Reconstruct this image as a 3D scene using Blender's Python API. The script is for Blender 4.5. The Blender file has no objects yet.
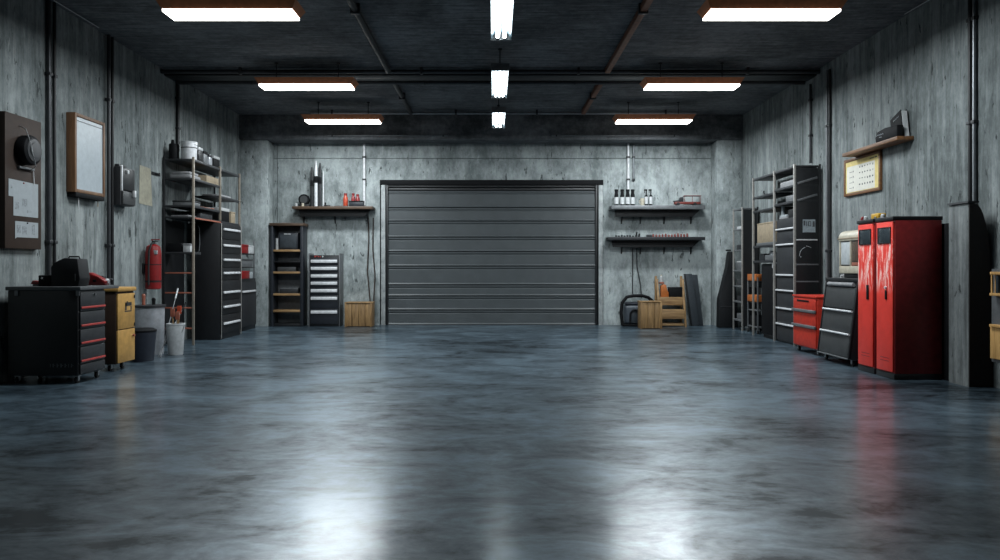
import bpy, bmesh, math, random
from mathutils import Vector, Matrix
R = random.Random(7)
PI = math.pi
scene = bpy.context.scene
COL = scene.collection

# ------------------------------------------------------------------ geometry helper
class MB:
    def __init__(s): s.bm = bmesh.new()
    def box(s, x0, x1, y0, y1, z0, z1, b=0.0, M=None, seg=2):
        x0, x1 = min(x0, x1), max(x0, x1); y0, y1 = min(y0, y1), max(y0, y1); z0, z1 = min(z0, z1), max(z0, z1)
        m = Matrix.Translation(((x0+x1)/2, (y0+y1)/2, (z0+z1)/2)) @ Matrix.Diagonal((x1-x0, y1-y0, z1-z0, 1))
        r = bmesh.ops.create_cube(s.bm, size=1, matrix=m)
        vs = r['verts']
        if b > 0:
            b = min(b, (x1-x0)*.45, (y1-y0)*.45, (z1-z0)*.45)
            es = list({e for v in vs for e in v.link_edges})
            rr = bmesh.ops.bevel(s.bm, geom=es, offset=b, segments=seg, affect='EDGES', profile=.5)
            vs = list({v for f in rr['faces'] for v in f.verts} | {v for v in vs if v.is_valid})
        if M is not None:
            bmesh.ops.transform(s.bm, matrix=M, verts=[v for v in vs if v.is_valid])
        return s
    def frustum(s, x0, x1, y0, y1, z0, z1, g):
        A = [s.bm.verts.new(p) for p in ((x0, y0, z0), (x1, y0, z0), (x1, y1, z0), (x0, y1, z0))]
        B = [s.bm.verts.new(p) for p in ((x0-g, y0-g, z1), (x1+g, y0-g, z1), (x1+g, y1+g, z1), (x0-g, y1+g, z1))]
        s.bm.faces.new(A); s.bm.faces.new(B)
        for k in range(4): s.bm.faces.new((A[k], A[(k+1) % 4], B[(k+1) % 4], B[k]))
        return s
    def cyl(s, p0, p1, r0, r1=None, seg=16, caps=True):
        p0, p1 = Vector(p0), Vector(p1); d = p1-p0
        q = d.to_track_quat('Z', 'Y').to_matrix().to_4x4()
        m = Matrix.Translation((p0+p1)/2) @ q
        bmesh.ops.create_cone(s.bm, cap_ends=caps, segments=seg, radius1=r0, radius2=r0 if r1 is None else r1, depth=d.length, matrix=m)
        return s
    def tube(s, pts, r, seg=10, closed=False):
        pts = [Vector(p) for p in pts]; n = len(pts); rings = []
        prev = None
        for i, p in enumerate(pts):
            a = pts[i-1] if (i > 0 or closed) else p
            b = pts[(i+1) % n] if (i < n-1 or closed) else p
            t = (b-a).normalized()
            if prev is None:
                u = t.orthogonal().normalized()
            else:
                u = (prev - t*prev.dot(t)).normalized()
            prev = u; w = t.cross(u)
            rings.append([s.bm.verts.new(p + (u*math.cos(2*PI*k/seg) + w*math.sin(2*PI*k/seg))*r) for k in range(seg)])
        m = n if closed else n-1
        for i in range(m):
            A, B = rings[i], rings[(i+1) % n]
            for k in range(seg):
                s.bm.faces.new((A[k], A[(k+1) % seg], B[(k+1) % seg], B[k]))
        if not closed:
            s.bm.faces.new(list(reversed(rings[0]))); s.bm.faces.new(rings[-1])
        return s
    def lathe(s, prof, c, seg=24, axis='z', M=None):
        c = Vector(c); rings = []; new = []
        for r, h in prof:
            ring = []
            for k in range(seg):
                a = 2*PI*k/seg; u, w = r*math.cos(a), r*math.sin(a)
                o = {'z': (u, w, h), 'x': (h, u, w), 'y': (u, h, w)}[axis]
                v = s.bm.verts.new(c + Vector(o)); ring.append(v); new.append(v)
            rings.append(ring)
        for A, B in zip(rings, rings[1:]):
            for k in range(seg):
                s.bm.faces.new((A[k], A[(k+1) % seg], B[(k+1) % seg], B[k]))
        for ring in (rings[0], rings[-1]):
            try: s.bm.faces.new(ring)
            except ValueError: pass
        if M is not None: bmesh.ops.transform(s.bm, matrix=M, verts=new)
        return s
    def prism(s, poly, axis, a0, a1, b=0.0, M=None):
        def P(p, a):
            u, w = p
            return {'x': (a, u, w), 'y': (u, a, w), 'z': (u, w, a)}[axis]
        A = [s.bm.verts.new(P(p, a0)) for p in poly]; B = [s.bm.verts.new(P(p, a1)) for p in poly]
        n = len(poly)
        s.bm.faces.new(A); s.bm.faces.new(list(reversed(B)))
        for i in range(n): s.bm.faces.new((A[i], B[i], B[(i+1) % n], A[(i+1) % n]))
        vs = A+B
        if b > 0:
            es = list({e for v in vs for e in v.link_edges})
            rr = bmesh.ops.bevel(s.bm, geom=es, offset=b, segments=2, affect='EDGES', profile=.5)
            vs = list({v for f in rr['faces'] for v in f.verts} | {v for v in vs if v.is_valid})
        if M is not None: bmesh.ops.transform(s.bm, matrix=M, verts=[v for v in vs if v.is_valid])
        return s
    def ball(s, c, r, sc=(1, 1, 1), seg=16):
        bmesh.ops.create_uvsphere(s.bm, u_segments=seg, v_segments=max(6, seg//2), radius=r,
                                  matrix=Matrix.Translation(c) @ Matrix.Diagonal((*sc, 1)))
        return s
    def mesh(s, name, off):
        bm = s.bm
        bmesh.ops.recalc_face_normals(bm, faces=bm.faces)
        for f in bm.faces: f.smooth = True
        for e in bm.edges:
            if e.calc_face_angle(0) > .6: e.smooth = False
        bmesh.ops.translate(bm, verts=bm.verts, vec=-Vector(off))
        me = bpy.data.meshes.new(name); bm.to_mesh(me); bm.free(); return me

def wloc(o):
    v = Vector((0, 0, 0))
    while o is not None: v += o.location; o = o.parent
    return v
def thing(name, label, cat, loc, group=None):
    o = bpy.data.objects.new(name, None); COL.objects.link(o); o.location = loc
    o.empty_display_size = .1
    o['label'] = label; o['category'] = cat
    if group: o['group'] = group
    return o
def part(name, mb, mat, parent, label=None):
    me = mb.mesh(name, wloc(parent)); me.materials.append(M[mat])
    o = bpy.data.objects.new(name, me); COL.objects.link(o); o.parent = parent
    if label: o['label'] = label
    return o
def solo(name, mb, mat, label, cat, loc, group=None):
    me = mb.mesh(name, loc); me.materials.append(M[mat])
    o = bpy.data.objects.new(name, me); COL.objects.link(o); o.location = loc
    o['label'] = label; o['category'] = cat
    if group: o['group'] = group
    return o
def struct(name, mb, mat):
    me = mb.mesh(name, (0, 0, 0)); me.materials.append(M[mat])
    o = bpy.data.objects.new(name, me); COL.objects.link(o); o['kind'] = 'structure'
    return o
def dup(root, loc, label, group=None):
    r = root.copy(); COL.objects.link(r); r.location = loc; r['label'] = label
    if group: r['group'] = group
    for ch in list(root.children):
        c = ch.copy(); COL.objects.link(c); c.parent = r
        for g in list(ch.children):
            d = g.copy(); COL.objects.link(d); d.parent = c
    return r

# ------------------------------------------------------------------ materials
M = {}
def nodes(name):
    m = bpy.data.materials.new(name); m.use_nodes = True
    nt = m.node_tree; b = nt.nodes['Principled BSDF']; M[name] = m
    return m, nt, b
def N(nt, t, **kw):
    n = nt.nodes.new(t)
    for k, v in kw.items():
        if k in n.inputs: n.inputs[k].default_value = v
        else: setattr(n, k, v)
    return n
def ramp(nt, src, stops):
    r = nt.nodes.new('ShaderNodeValToRGB'); e = r.color_ramp.elements
    e[0].position, e[0].color = stops[0][0], (*stops[0][1], 1)
    e[1].position, e[1].color = stops[-1][0], (*stops[-1][1], 1)
    for p, c in stops[1:-1]:
        x = e.new(p); x.color = (*c, 1)
    nt.links.new(src, r.inputs['Fac']); return r.outputs['Color']
def mixc(nt, fac, a, b, mode='MIX'):
    m = nt.nodes.new('ShaderNodeMix'); m.data_type = 'RGBA'; m.blend_type = mode
    for sock, v in ((m.inputs[0], fac), (m.inputs[6], a), (m.inputs[7], b)):
        if isinstance(v, (int, float)): sock.default_value = v
        elif isinstance(v, tuple): sock.default_value = (*v, 1)
        else: nt.links.new(v, sock)
    return m.outputs[2]
def g3(v): return (v, v, v)
def coords(nt, scale):
    tc = nt.nodes.new('ShaderNodeTexCoord'); mp = nt.nodes.new('ShaderNodeMapping')
    mp.inputs['Scale'].default_value = scale
    nt.links.new(tc.outputs['Object'], mp.inputs['Vector']); return mp.outputs['Vector']
def noise(nt, vec, scale, detail=6, rough=.6, dist=0):
    n = N(nt, 'ShaderNodeTexNoise', Scale=scale, Detail=detail, Roughness=rough, Distortion=dist)
    nt.links.new(vec, n.inputs['Vector']); return n.outputs['Fac']
def bump(nt, b, h, strength=.3, dist=.02):
    n = N(nt, 'ShaderNodeBump', Strength=strength, Distance=dist)
    nt.links.new(h, n.inputs['Height']); nt.links.new(n.outputs['Normal'], b.inputs['Normal'])

K = .62
def plain(name, col, rough=.5, metal=0.0, var=.12, scale=14, bmp=.05, spec=.5, stretch=(1, 1, 1)):
    m, nt, b = nodes(name); col = tuple(c*K for c in col)
    v = coords(nt, stretch); n = noise(nt, v, scale)
    lo = tuple(c*(1-var*1.6) for c in col); hi = tuple(min(1, c*(1+var*1.6)) for c in col)
    nt.links.new(ramp(nt, n, [(.3, lo), (.7, hi)]), b.inputs['Base Color'])
    b.inputs['Roughness'].default_value = rough; b.inputs['Metallic'].default_value = metal
    b.inputs['Specular IOR Level'].default_value = spec
    if bmp: bump(nt, b, n, bmp, .01)
    return m
def wood(name, c0, c1, rough=.55, axis='x'):
    m, nt, b = nodes(name); c0 = tuple(c*K for c in c0); c1 = tuple(c*K for c in c1)
    sc = {'x': (1.2, 14, 14), 'y': (14, 1.2, 14), 'z': (14, 14, 1.2)}[axis]
    v = coords(nt, sc); n = noise(nt, v, 1.6, 8, .65, .6)
    nt.links.new(ramp(nt, n, [(.3, c0), (.5, tuple((a+b_)/2 for a, b_ in zip(c0, c1))), (.7, c1)]), b.inputs['Base Color'])
    b.inputs['Roughness'].default_value = rough; bump(nt, b, n, .15, .01)
    return m
def emit(name, col, strength):
    m, nt, b = nodes(name)
    b.inputs['Base Color'].default_value = (.8, .8, .8, 1)
    b.inputs['Emission Color'].default_value = (*col, 1); b.inputs['Emission Strength'].default_value = strength
    return m

def concrete(name, lo, mid, hi, streak=(2.2, 2.2, .16), pitdark=.35, rough=.85, pits=True, dripk=.6):
    m, nt, b = nodes(name)
    lo, mid, hi = (tuple(c*K for c in q) for q in (lo, mid, hi))
    s1 = noise(nt, coords(nt, streak), 2.6, 10, .72, .25)
    s0 = noise(nt, coords(nt, (1, 1, .55)), .8, 7, .62, .5)
    s2 = noise(nt, coords(nt, (1, 1, .6)), 8, 10, .78)
    mx = N(nt, 'ShaderNodeMath', operation='MULTIPLY_ADD'); nt.links.new(s1, mx.inputs[0]); mx.inputs[1].default_value = .42
    mx2 = N(nt, 'ShaderNodeMath', operation='MULTIPLY_ADD'); nt.links.new(s0, mx2.inputs[0]); mx2.inputs[1].default_value = .30
    mx3 = N(nt, 'ShaderNodeMath', operation='MULTIPLY'); nt.links.new(s2, mx3.inputs[0]); mx3.inputs[1].default_value = .28
    nt.links.new(mx3.outputs[0], mx2.inputs[2]); nt.links.new(mx2.outputs[0], mx.inputs[2])
    base = ramp(nt, mx.outputs[0], [(.425, lo), (.5, mid), (.575, hi)])
    h = mx.outputs[0]
    if pits:   # dark pits, drips and scraped pale flecks, drawn out vertically
        dk = tuple(c*pitdark for c in lo)
        pit = ramp(nt, noise(nt, coords(nt, (7, 7, 2.0)), 1.8, 6, .66, .4), [(.615, g3(0)), (.66, g3(.95))])
        drip = ramp(nt, noise(nt, coords(nt, (9, 9, .5)), 1.6, 4, .55, .2), [(.56, g3(0)), (.70, g3(dripk))])
        fl = ramp(nt, noise(nt, coords(nt, (6, 6, 1.1)), 2.3, 6, .7, .3), [(.60, g3(0)), (.68, g3(.5))])
        c1 = mixc(nt, drip, base, tuple(c*.6 for c in lo)); c2 = mixc(nt, fl, c1, tuple(min(1, c*1.2) for c in hi))
        base = mixc(nt, pit, c2, dk)
        sub = N(nt, 'ShaderNodeMath', operation='SUBTRACT'); nt.links.new(h, sub.inputs[0]); nt.links.new(pit, sub.inputs[1]); h = sub.outputs[0]
    nt.links.new(base, b.inputs['Base Color']); b.inputs['Roughness'].default_value = rough
    b.inputs['Specular IOR Level'].default_value = .3
    bump(nt, b, h, .45, .02)

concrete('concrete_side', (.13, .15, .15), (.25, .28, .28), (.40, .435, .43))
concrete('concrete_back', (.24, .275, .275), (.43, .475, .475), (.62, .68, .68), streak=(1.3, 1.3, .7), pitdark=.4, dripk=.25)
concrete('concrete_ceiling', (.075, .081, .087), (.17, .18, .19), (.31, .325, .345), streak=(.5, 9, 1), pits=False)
concrete('concrete_pillar', (.14, .15, .15), (.24, .26, .26), (.36, .385, .38), streak=(3, 3, .3))
plain('concrete_dark', (.06, .062, .066), .8)

m, nt, b = nodes('floor_polished')
v = coords(nt, (1, 1, 1))
vs_ = coords(nt, (.75, 1.25, 1))
n1 = noise(nt, v, .45, 5, .6, .8); n2 = noise(nt, vs_, 1.9, 9, .68, .7); n3 = noise(nt, vs_, 9, 8, .72, .3)
a = N(nt, 'ShaderNodeMath', operation='MULTIPLY_ADD'); nt.links.new(n2, a.inputs[0]); a.inputs[1].default_value = .48
c = N(nt, 'ShaderNodeMath', operation='MULTIPLY_ADD'); nt.links.new(n1, c.inputs[0]); c.inputs[1].default_value = .38
e = N(nt, 'ShaderNodeMath', operation='MULTIPLY'); nt.links.new(n3, e.inputs[0]); e.inputs[1].default_value = .22
nt.links.new(e.outputs[0], c.inputs[2]); nt.links.new(c.outputs[0], a.inputs[2])
sb = N(nt, 'ShaderNodeMath', operation='SUBTRACT'); nt.links.new(a.outputs[0], sb.inputs[0]); sb.inputs[1].default_value = .04
m_ = sb.outputs[0]
base = ramp(nt, m_, [(.40, (.005, .008, .0105)), (.50, (.033, .048, .060)), (.61, (.115, .158, .188))])
nt.links.new(base, b.inputs['Base Color'])
nt.links.new(ramp(nt, m_, [(.40, g3(.50)), (.5, g3(.40)), (.60, g3(.36))]), b.inputs['Roughness'])
nt.links.new(ramp(nt, m_, [(.41, g3(.10)), (.5, g3(.50)), (.58, g3(.85))]), b.inputs['Specular IOR Level'])
b.inputs['Specular Tint'].default_value = (.74, .89, 1.0, 1)
nt.links.new(ramp(nt, m_, [(.40, g3(.40)), (.52, g3(.58)), (.60, g3(.68))]), b.inputs['Coat Weight'])
b.inputs['Coat Roughness'].default_value = .20; b.inputs['Coat IOR'].default_value = 1.46
b.inputs['Coat Tint'].default_value = (.9, .96, 1.0, 1)
n4 = noise(nt, v, 24, 4, .6)
ad = N(nt, 'ShaderNodeMath', operation='MULTIPLY_ADD'); nt.links.new(n4, ad.inputs[0]); ad.inputs[1].default_value = .25
nt.links.new(n3, ad.inputs[2]); bump(nt, b, ad.outputs[0], .06, .02)

plain('black_metal', (.014, .015, .017), .45, spec=.4)
plain('charcoal_metal', (.030, .032, .036), .5, spec=.4)
plain('navy_metal', (.022, .026, .034), .45, spec=.4)
plain('grey_metal', (.055, .058, .060), .5, spec=.4)
plain('slate_panel', (.05, .06, .07), .55, spec=.3)
plain('door_metal', (.078, .09, .096), .5, .0, scale=3, var=.08)
plain('jamb_metal', (.42, .45, .45), .6, 0, scale=9, var=.2)
plain('steel', (.55, .56, .57), .32, .9)
plain('bright_steel', (.95, .96, .98), .4, .15)
plain('galvanised', (.33, .35, .37), .4, .7)
plain('dull_steel', (.22, .23, .24), .5, .4)
plain('pipe_dark', (.05, .054, .06), .4, .4)
plain('pipe_rust', (.26, .10, .05), .6, .2, var=.25)
plain('housing_copper', (.75, .27, .11), .5, .2)
plain('post_beige', (.36, .31, .25), .5, .2)
plain('post_light', (.45, .43, .40), .45, .3)
plain('worktop', (.10, .105, .11), .5)
plain('red_paint_shaded', (.36, .028, .030), .42, spec=.35)  # locker red darkened: shade of the sides put into the colour
plain('red_cabinet', (.66, .045, .024), .42, spec=.35)
plain('red_plastic', (.30, .012, .013), .38)
plain('oxide_red', (.20, .03, .022), .5)
plain('orange_red', (.62, .085, .035), .35)
plain('orange_plastic', (.60, .17, .035), .45)
plain('red_handle', (.55, .06, .05), .4)
plain('yellow_paint', (.62, .35, .10), .45, spec=.35)
plain('yellow_plastic', (.75, .42, .03), .4)
plain('brown_shade', (.020, .014, .013), .75)  # near-black brown standing in for shade on the buttress
plain('brown_panel', (.040, .022, .014), .65, spec=.3)
plain('white_plastic', (.70, .72, .73), .45)
plain('board_white', (.52, .58, .62), .35, var=.06)
plain('paper', (.40, .44, .46), .8, var=.05)
plain('paper_grey', (.30, .33, .35), .8, var=.3, scale=40)
plain('cream', (.66, .60, .47), .45)
plain('tan_card', (.38, .30, .20), .8)
plain('beige_sheet', (.36, .34, .26), .85)
plain('calendar_paper', (1.0, .80, .32), .8, var=.08)
plain('calendar_white', (1.0, .97, .86), .8, var=.04)
plain('ink', (.02, .02, .022), .7)
plain('ink_grey', (.10, .11, .12), .7)
plain('rubber', (.012, .012, .013), .75)
plain('black_plastic', (.010, .0105, .012), .65, spec=.10)
plain('navy_plastic', (.022, .028, .045), .5)
plain('blue_grey', (.06, .075, .095), .5)
plain('cloth_grey', (.34, .34, .35), .9)
plain('cloth_white', (.55, .56, .56), .9)
plain('zinc_bin', (.62, .64, .68), .35, .35)
plain('dark_leather', (.010, .011, .013), .65, spec=.25)
plain('window_dark', (.05, .065, .075), .15)
plain('screen_blue', (.10, .12, .14), .25)
plain('panel_white', (.66, .70, .72), .4)
plain('pane_brown', (.14, .10, .075), .25)
plain('terracotta', (.40, .12, .07), .6)
plain('sticker', (.46, .54, .58), .6, var=.15, scale=30)
plain('reflector', (.10, .15, .18), .4)
wood('wood_crate', (.15, .075, .025), (.56, .34, .14), axis='z')
wood('wood_orange', (.55, .28, .08), (1.0, .60, .22), axis='z')
wood('wood_board', (.26, .14, .055), (.56, .35, .16), axis='x')
wood('wood_shelf', (.055, .032, .020), (.16, .095, .055), axis='x')
wood('wood_side', (.12, .050, .020), (.34, .155, .055), axis='y')
wood('wood_frame', (.13, .06, .028), (.28, .14, .06), axis='z')
emit('panel_light', (1.0, .97, .92), 6)
emit('tube_light', (.86, .97, 1.0), 15)

# worn red locker door: pale rubbed scratches in the upper half
m, nt, b = nodes('red_worn_lit')
v = coords(nt, (9, 9, 1.6)); n = noise(nt, v, 2.0, 8, .72, .9)
tc = nt.nodes.new('ShaderNodeTexCoord'); sp = nt.nodes.new('ShaderNodeSeparateXYZ'); nt.links.new(tc.outputs['Object'], sp.inputs[0])
zr = ramp(nt, sp.outputs['Z'], [(0.0, g3(0)), (1.0, g3(1))])
mr = N(nt, 'ShaderNodeMapRange'); nt.links.new(sp.outputs['Z'], mr.inputs['Value'])
mr.inputs['From Min'].default_value = .98; mr.inputs['From Max'].default_value = 1.12
mr2 = N(nt, 'ShaderNodeMapRange'); nt.links.new(sp.outputs['Z'], mr2.inputs['Value'])
mr2.inputs['From Min'].default_value = 1.64; mr2.inputs['From Max'].default_value = 1.56
mm = N(nt, 'ShaderNodeMath', operation='MULTIPLY'); nt.links.new(mr.outputs[0], mm.inputs[0]); nt.links.new(mr2.outputs[0], mm.inputs[1])
th = ramp(nt, n, [(.50, g3(0)), (.57, g3(.9))])
mk = mixc(nt, 1.0, th, mm.outputs[0], 'MULTIPLY')
n0 = noise(nt, coords(nt, (1, 1, 1)), 6)
rb = ramp(nt, n0, [(.3, (.62, .036, .024)), (.7, (.76, .050, .034))])  # same locker paint, lightened here as the lit copy for the doors
nt.links.new(mixc(nt, mk, rb, (.85, .55, .50)), b.inputs['Base Color']); b.inputs['Roughness'].default_value = .42
b.inputs['Specular IOR Level'].default_value = .35

# ------------------------------------------------------------------ the setting
WL, WR, YB, YF, ZC = -5.52, 5.40, 16.8, -3.0, 4.6
struct('floor', MB().box(WL-.2, WR+.2, YF-.2, YB+.3, -.2, 0), 'floor_polished')
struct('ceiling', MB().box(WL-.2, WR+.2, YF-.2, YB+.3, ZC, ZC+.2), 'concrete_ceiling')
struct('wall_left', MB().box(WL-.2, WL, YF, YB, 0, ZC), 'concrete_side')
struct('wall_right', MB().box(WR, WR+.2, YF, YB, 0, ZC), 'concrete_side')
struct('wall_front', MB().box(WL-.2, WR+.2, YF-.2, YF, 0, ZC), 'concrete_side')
DX0, DX1, DZ = -2.555, 2.445, 3.25
w = MB()
zs = 3.735
for (x0, x1) in ((WL-.2, -4.86), (-4.848, DX0), (DX1, 4.86), (4.872, WR+.2)):
    w.box(x0, x1, YB, YB+.2, 0, zs-.006); w.box(x0, x1, YB, YB+.2, zs+.006, ZC)
w.box(DX0, DX1, YB, YB+.2, DZ, zs-.006); w.box(DX0, DX1, YB, YB+.2, zs+.006, ZC)
w.box(WL-.2, DX0-.05, YB+.2, YB+.28, 0, ZC); w.box(DX1+.05, WR+.2, YB+.2, YB+.28, 0, ZC); w.box(DX0-.05, DX1+.05, YB+.2, YB+.28, DZ+.05, ZC)
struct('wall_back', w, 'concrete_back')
struct('pillar_left', MB().box(WL, -4.93, 16.32, YB, 0, 4.06, .012), 'concrete_back')
struct('pillar_right', MB().box(4.86, WR, 16.32, YB, 0, 4.06, .012), 'concrete_back')
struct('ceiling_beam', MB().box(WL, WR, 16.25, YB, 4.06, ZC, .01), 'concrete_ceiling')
# buttress on the right wall, its wall-side shoulder rounded off
prof = [(5.14, 0), (WR, 0), (WR, 1.05)]
prof += [(WR-.03-.17*(1-math.cos(a)), 1.25+.74*math.sin(a)) for a in [PI/2*k/8 for k in range(9)]]
prof += [(5.14, 1.99)]
struct('pillar_near', MB().prism(prof, 'y', 8.125, 8.475), 'concrete_pillar')
struct('shade_plate', MB().prism([(5.142, .002)]+prof[1:-1]+[(5.142, 1.988)], 'y', 8.112, 8.1248), 'brown_shade')  # added plate: the near face's shade put into a dark colour
struct('trim_1', MB().box(5.12, 5.24, 8.10, 8.475, 1.995, 2.015), 'concrete_dark')

# garage door
d = bpy.data.objects.new('door_1', None); COL.objects.link(d); d.location = (-.05, YB, 0); d['kind'] = 'structure'
d['label'] = 'dark grey steel sectional garage door in the back wall'; d['category'] = 'door'
yf = YB+.03
edges = [0, .336, .65, .90, 1.32, 1.645, 1.97, 2.33, 2.63, 3.01]
for i, (z0, z1) in enumerate(zip(edges, edges[1:])):
    h = z1-z0
    pr = [(yf+.05, z0+.010), (yf-.014, z0+.010), (yf-.016, z0+.016), (yf-.004, z0+.036), (yf+.004, z0+.045), (yf+.004, z1-.085),
          (yf+.016, z1-.072), (yf+.016, z1-.058), (yf-.002, z1-.040), (yf-.002, z1-.016), (yf+.012, z1-.004), (yf+.05, z1-.004)]
    part('door_panel', MB().prism(pr, 'x', -2.385, 2.285), 'door_metal', d)
part('door_header', MB().box(DX0, DX1, YB-.02, YB+.18, 3.135, DZ, .003), 'black_plastic', d)
part('door_roller', MB().box(-2.4, 2.3, YB+.03, YB+.15, 3.012, 3.07, .01).box(-2.4, 2.3, YB+.01, YB+.15, 3.085, 3.134, .01), 'black_metal', d)
for x0, x1, k0, k1 in ((-2.545, -2.42, -2.40, -2.385), (2.32, 2.447, 2.285, 2.30)):
    part('door_jamb', MB().box(x0+.02, x1-.012, YB-.03, YB+.1, 0, 3.134, .004), 'jamb_metal', d)
    part('door_track', MB().box(k0-.012, k1+.012, YB-.01, YB+.15, 0, 3.134, .003), 'black_metal', d)
part('door_backing', MB().box(DX0, DX1, YB+.19, YB+.22, 0, DZ), 'black_metal', d)
part('door_seal', MB().box(-2.385, 2.285, yf-.004, yf+.04, .002, .014), 'rubber', d)

# ------------------------------------------------------------------ ceiling lights
PW, PD, PZ = 1.47, .33, 4.2
def panel(x, y, label):
    t = thing('ceiling_light', label, 'light', (x, y, PZ), 'warm flat panel ceiling lights')
    part('housing', MB().frustum(x-PW/2-.004, x+PW/2+.004, y-PD/2-.004, y+PD/2+.004, PZ+.022, PZ+.115, .055), 'housing_copper', t)
    part('diffuser', MB().box(x-PW/2, x+PW/2, y-PD/2, y+PD/2, PZ-.006, PZ+.0215), 'panel_light', t)
    for s in (-.5, .5):
        part('suspension_rod', MB().cyl((x+s, y, PZ+.115), (x+s, y, ZC), .009, seg=8).cyl((x+s, y, ZC-.02), (x+s, y, ZC), .03, seg=12), 'black_metal', t)
    ld = bpy.data.lights.new('panel_lamp', 'AREA'); ld.shape = 'RECTANGLE'; ld.size = PW-.02; ld.size_y = PD-.02
    ld.energy = LAMP_W; ld.color = LAMP_C; ld.spread = math.radians(178)
    lo_ = bpy.data.objects.new('panel_lamp', ld); COL.objects.link(lo_); lo_.parent = t; lo_.location = (0, 0, -.012)
    return t
LAMP_W, LAMP_C = 118, (.87, .955, 1.0)
nm = {8.65: 'nearest the camera', 12.13: 'second back from the camera', 15.02: 'closest to the garage door'}
for y in (8.65, 12.13, 15.02):
    panel(-3.02, y, 'white panel ceiling light in copper housing, left row, ' + nm[y])
    panel(3.19, y, 'white panel ceiling light in copper housing, right row, ' + nm[y])
def strip(y0, y1, ntube, label):
    x = .09; hw = .135
    t = thing('ceiling_strip_light', label, 'light', (x, (y0+y1)/2, PZ), 'cool tube strip lights down the middle')
    part('reflector', MB().prism([(x-hw, PZ), (x-hw+.01, PZ), (x-.075, PZ+.075), (x+.075, PZ+.075), (x+hw-.01, PZ), (x+hw, PZ),
                                  (x+.085, PZ+.10), (x-.085, PZ+.10)], 'y', y0, y1), 'reflector', t)
    for yy in (y0-.012, y1):
        part('end_cap', MB().box(x-hw, x+hw, yy, yy+.012, PZ-.012, PZ+.10, .003), 'dull_steel', t)
    for k in range(ntube):
        tx = x + (k-(ntube-1)/2)*(.085 if ntube == 2 else .062)
        part('tube', MB().cyl((tx, y0+.05, PZ+.022), (tx, y1-.05, PZ+.022), .024 if ntube == 2 else .02, seg=14), 'tube_light', t)
        for yy in (y0+.004, y1-.05):
            part('tube_holder', MB().box(tx-.022, tx+.022, yy, yy+.046, PZ-.004, PZ+.07, .004), 'black_plastic', t)
    for yy in (y0+.3, y1-.3):
        part('suspension_rod', MB().cyl((x, yy, PZ+.10), (x, yy, ZC), .009, seg=8).cyl((x, yy, ZC-.02), (x, yy, ZC), .03, seg=12), 'black_metal', t)
strip(7.6, 9.55, 2, 'white twin tube strip light on the ceiling centre line, nearest the camera')
strip(11.05, 12.85, 3, 'white triple tube strip light on the centre line, middle one of three')
strip(14.05, 15.6, 2, 'small white strip light on the centre line closest to the garage door')

# ------------------------------------------------------------------ pipes on ceiling and walls
def pipe(name, pts, r, mat, label, clamps=(), cat='pipe', group=None, square=False):
    t = thing(name, label, cat, pts[0], group)
    mb = MB()
    if square:
        a, e = Vector(pts[0]), Vector(pts[-1])
        mb.box(min(a.x, e.x)-(r if a.x == e.x else 0), max(a.x, e.x)+(r if a.x == e.x else 0),
               min(a.y, e.y)-(r if a.y == e.y else 0), max(a.y, e.y)+(r if a.y == e.y else 0),
               min(a.z, e.z)-(r if a.z == e.z else 0), max(a.z, e.z)+(r if a.z == e.z else 0), .006)
    else:
        mb.tube(pts, r, 12)
    part('pipe_run', mb, mat, t)
    for c in clamps:
        part('clamp', MB().box(*c, .004), 'charcoal_metal', t)
    return t
pipe('ceiling_pipe', [(WL+.01, 12.42, 4.535), (WR-.01, 12.42, 4.535)], .035, 'pipe_dark', 'dark ceiling pipe crossing the room in front of the black beam',
     [(x-.02, x+.02, 12.375, 12.465, 4.49, ZC-.001) for x in (-4.2, -1.2, 1.4, 4.2)])
struct('trim_2', MB().box(WL, WR, 12.54, 12.92, 4.50, ZC-.0005, .01), 'black_metal')
pipe('ceiling_pipe', [(WL+.01, 13.02, 4.50), (WR-.01, 13.02, 4.50)], .035, 'pipe_dark', 'dark ceiling pipe crossing the room just behind the black beam',
     [(x-.02, x+.02, 12.975, 13.065, 4.46, ZC-.001) for x in (-4.2, -1.2, 1.4, 4.2)])
pipe('ceiling_pipe', [(-3.85, 15.75, 4.53), (4.25, 15.75, 4.53)], .03, 'galvanised', 'thin grey ceiling pipe crossing above the farthest panel lights',
     [(x-.02, x+.02, 15.71, 15.79, 4.49, ZC-.001) for x in (-3.4, -.8, .9, 3.6)])
for x0, x1, lab in ((-3.6, -1.0, 'thin pale rail on the dark back beam, left of centre'), (1.25, 4.0, 'thin pale rail on the dark back beam, right of centre')):
    pipe('beam_rail', [(x0, 16.225, 4.14), (x1, 16.225, 4.14)], .013, 'galvanised', lab, [(x-.015, x+.015, 16.21, 16.249, 4.12, 4.16) for x in (x0+.1, x1-.1)], 'rail')
for y0, y1, tag_ in ((4.0, 12.37, 'near length, running back to the black beam'), (13.07, 15.70, 'far length behind the black beam')):
    pipe('ceiling_pipe', [(-1.74, y0, 4.53), (-1.74, y1, 4.53)], .045, 'black_metal', 'black lengthwise ceiling pipe left of centre, ' + tag_,
         [(-1.80, -1.68, y-.03, y+.03, 4.47, ZC-.001) for y in ((9.4,) if y0 < 5 else (14.2,))])
    pipe('ceiling_pipe', [(1.87, y0, 4.535), (1.87, y1, 4.535)], .042, 'pipe_rust', 'rusty brown square ceiling pipe right of centre, ' + tag_,
         [(1.81, 1.93, y-.03, y+.03, 4.47, ZC-.001) for y in ((9.4,) if y0 < 5 else (14.2,))], square=True)
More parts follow.
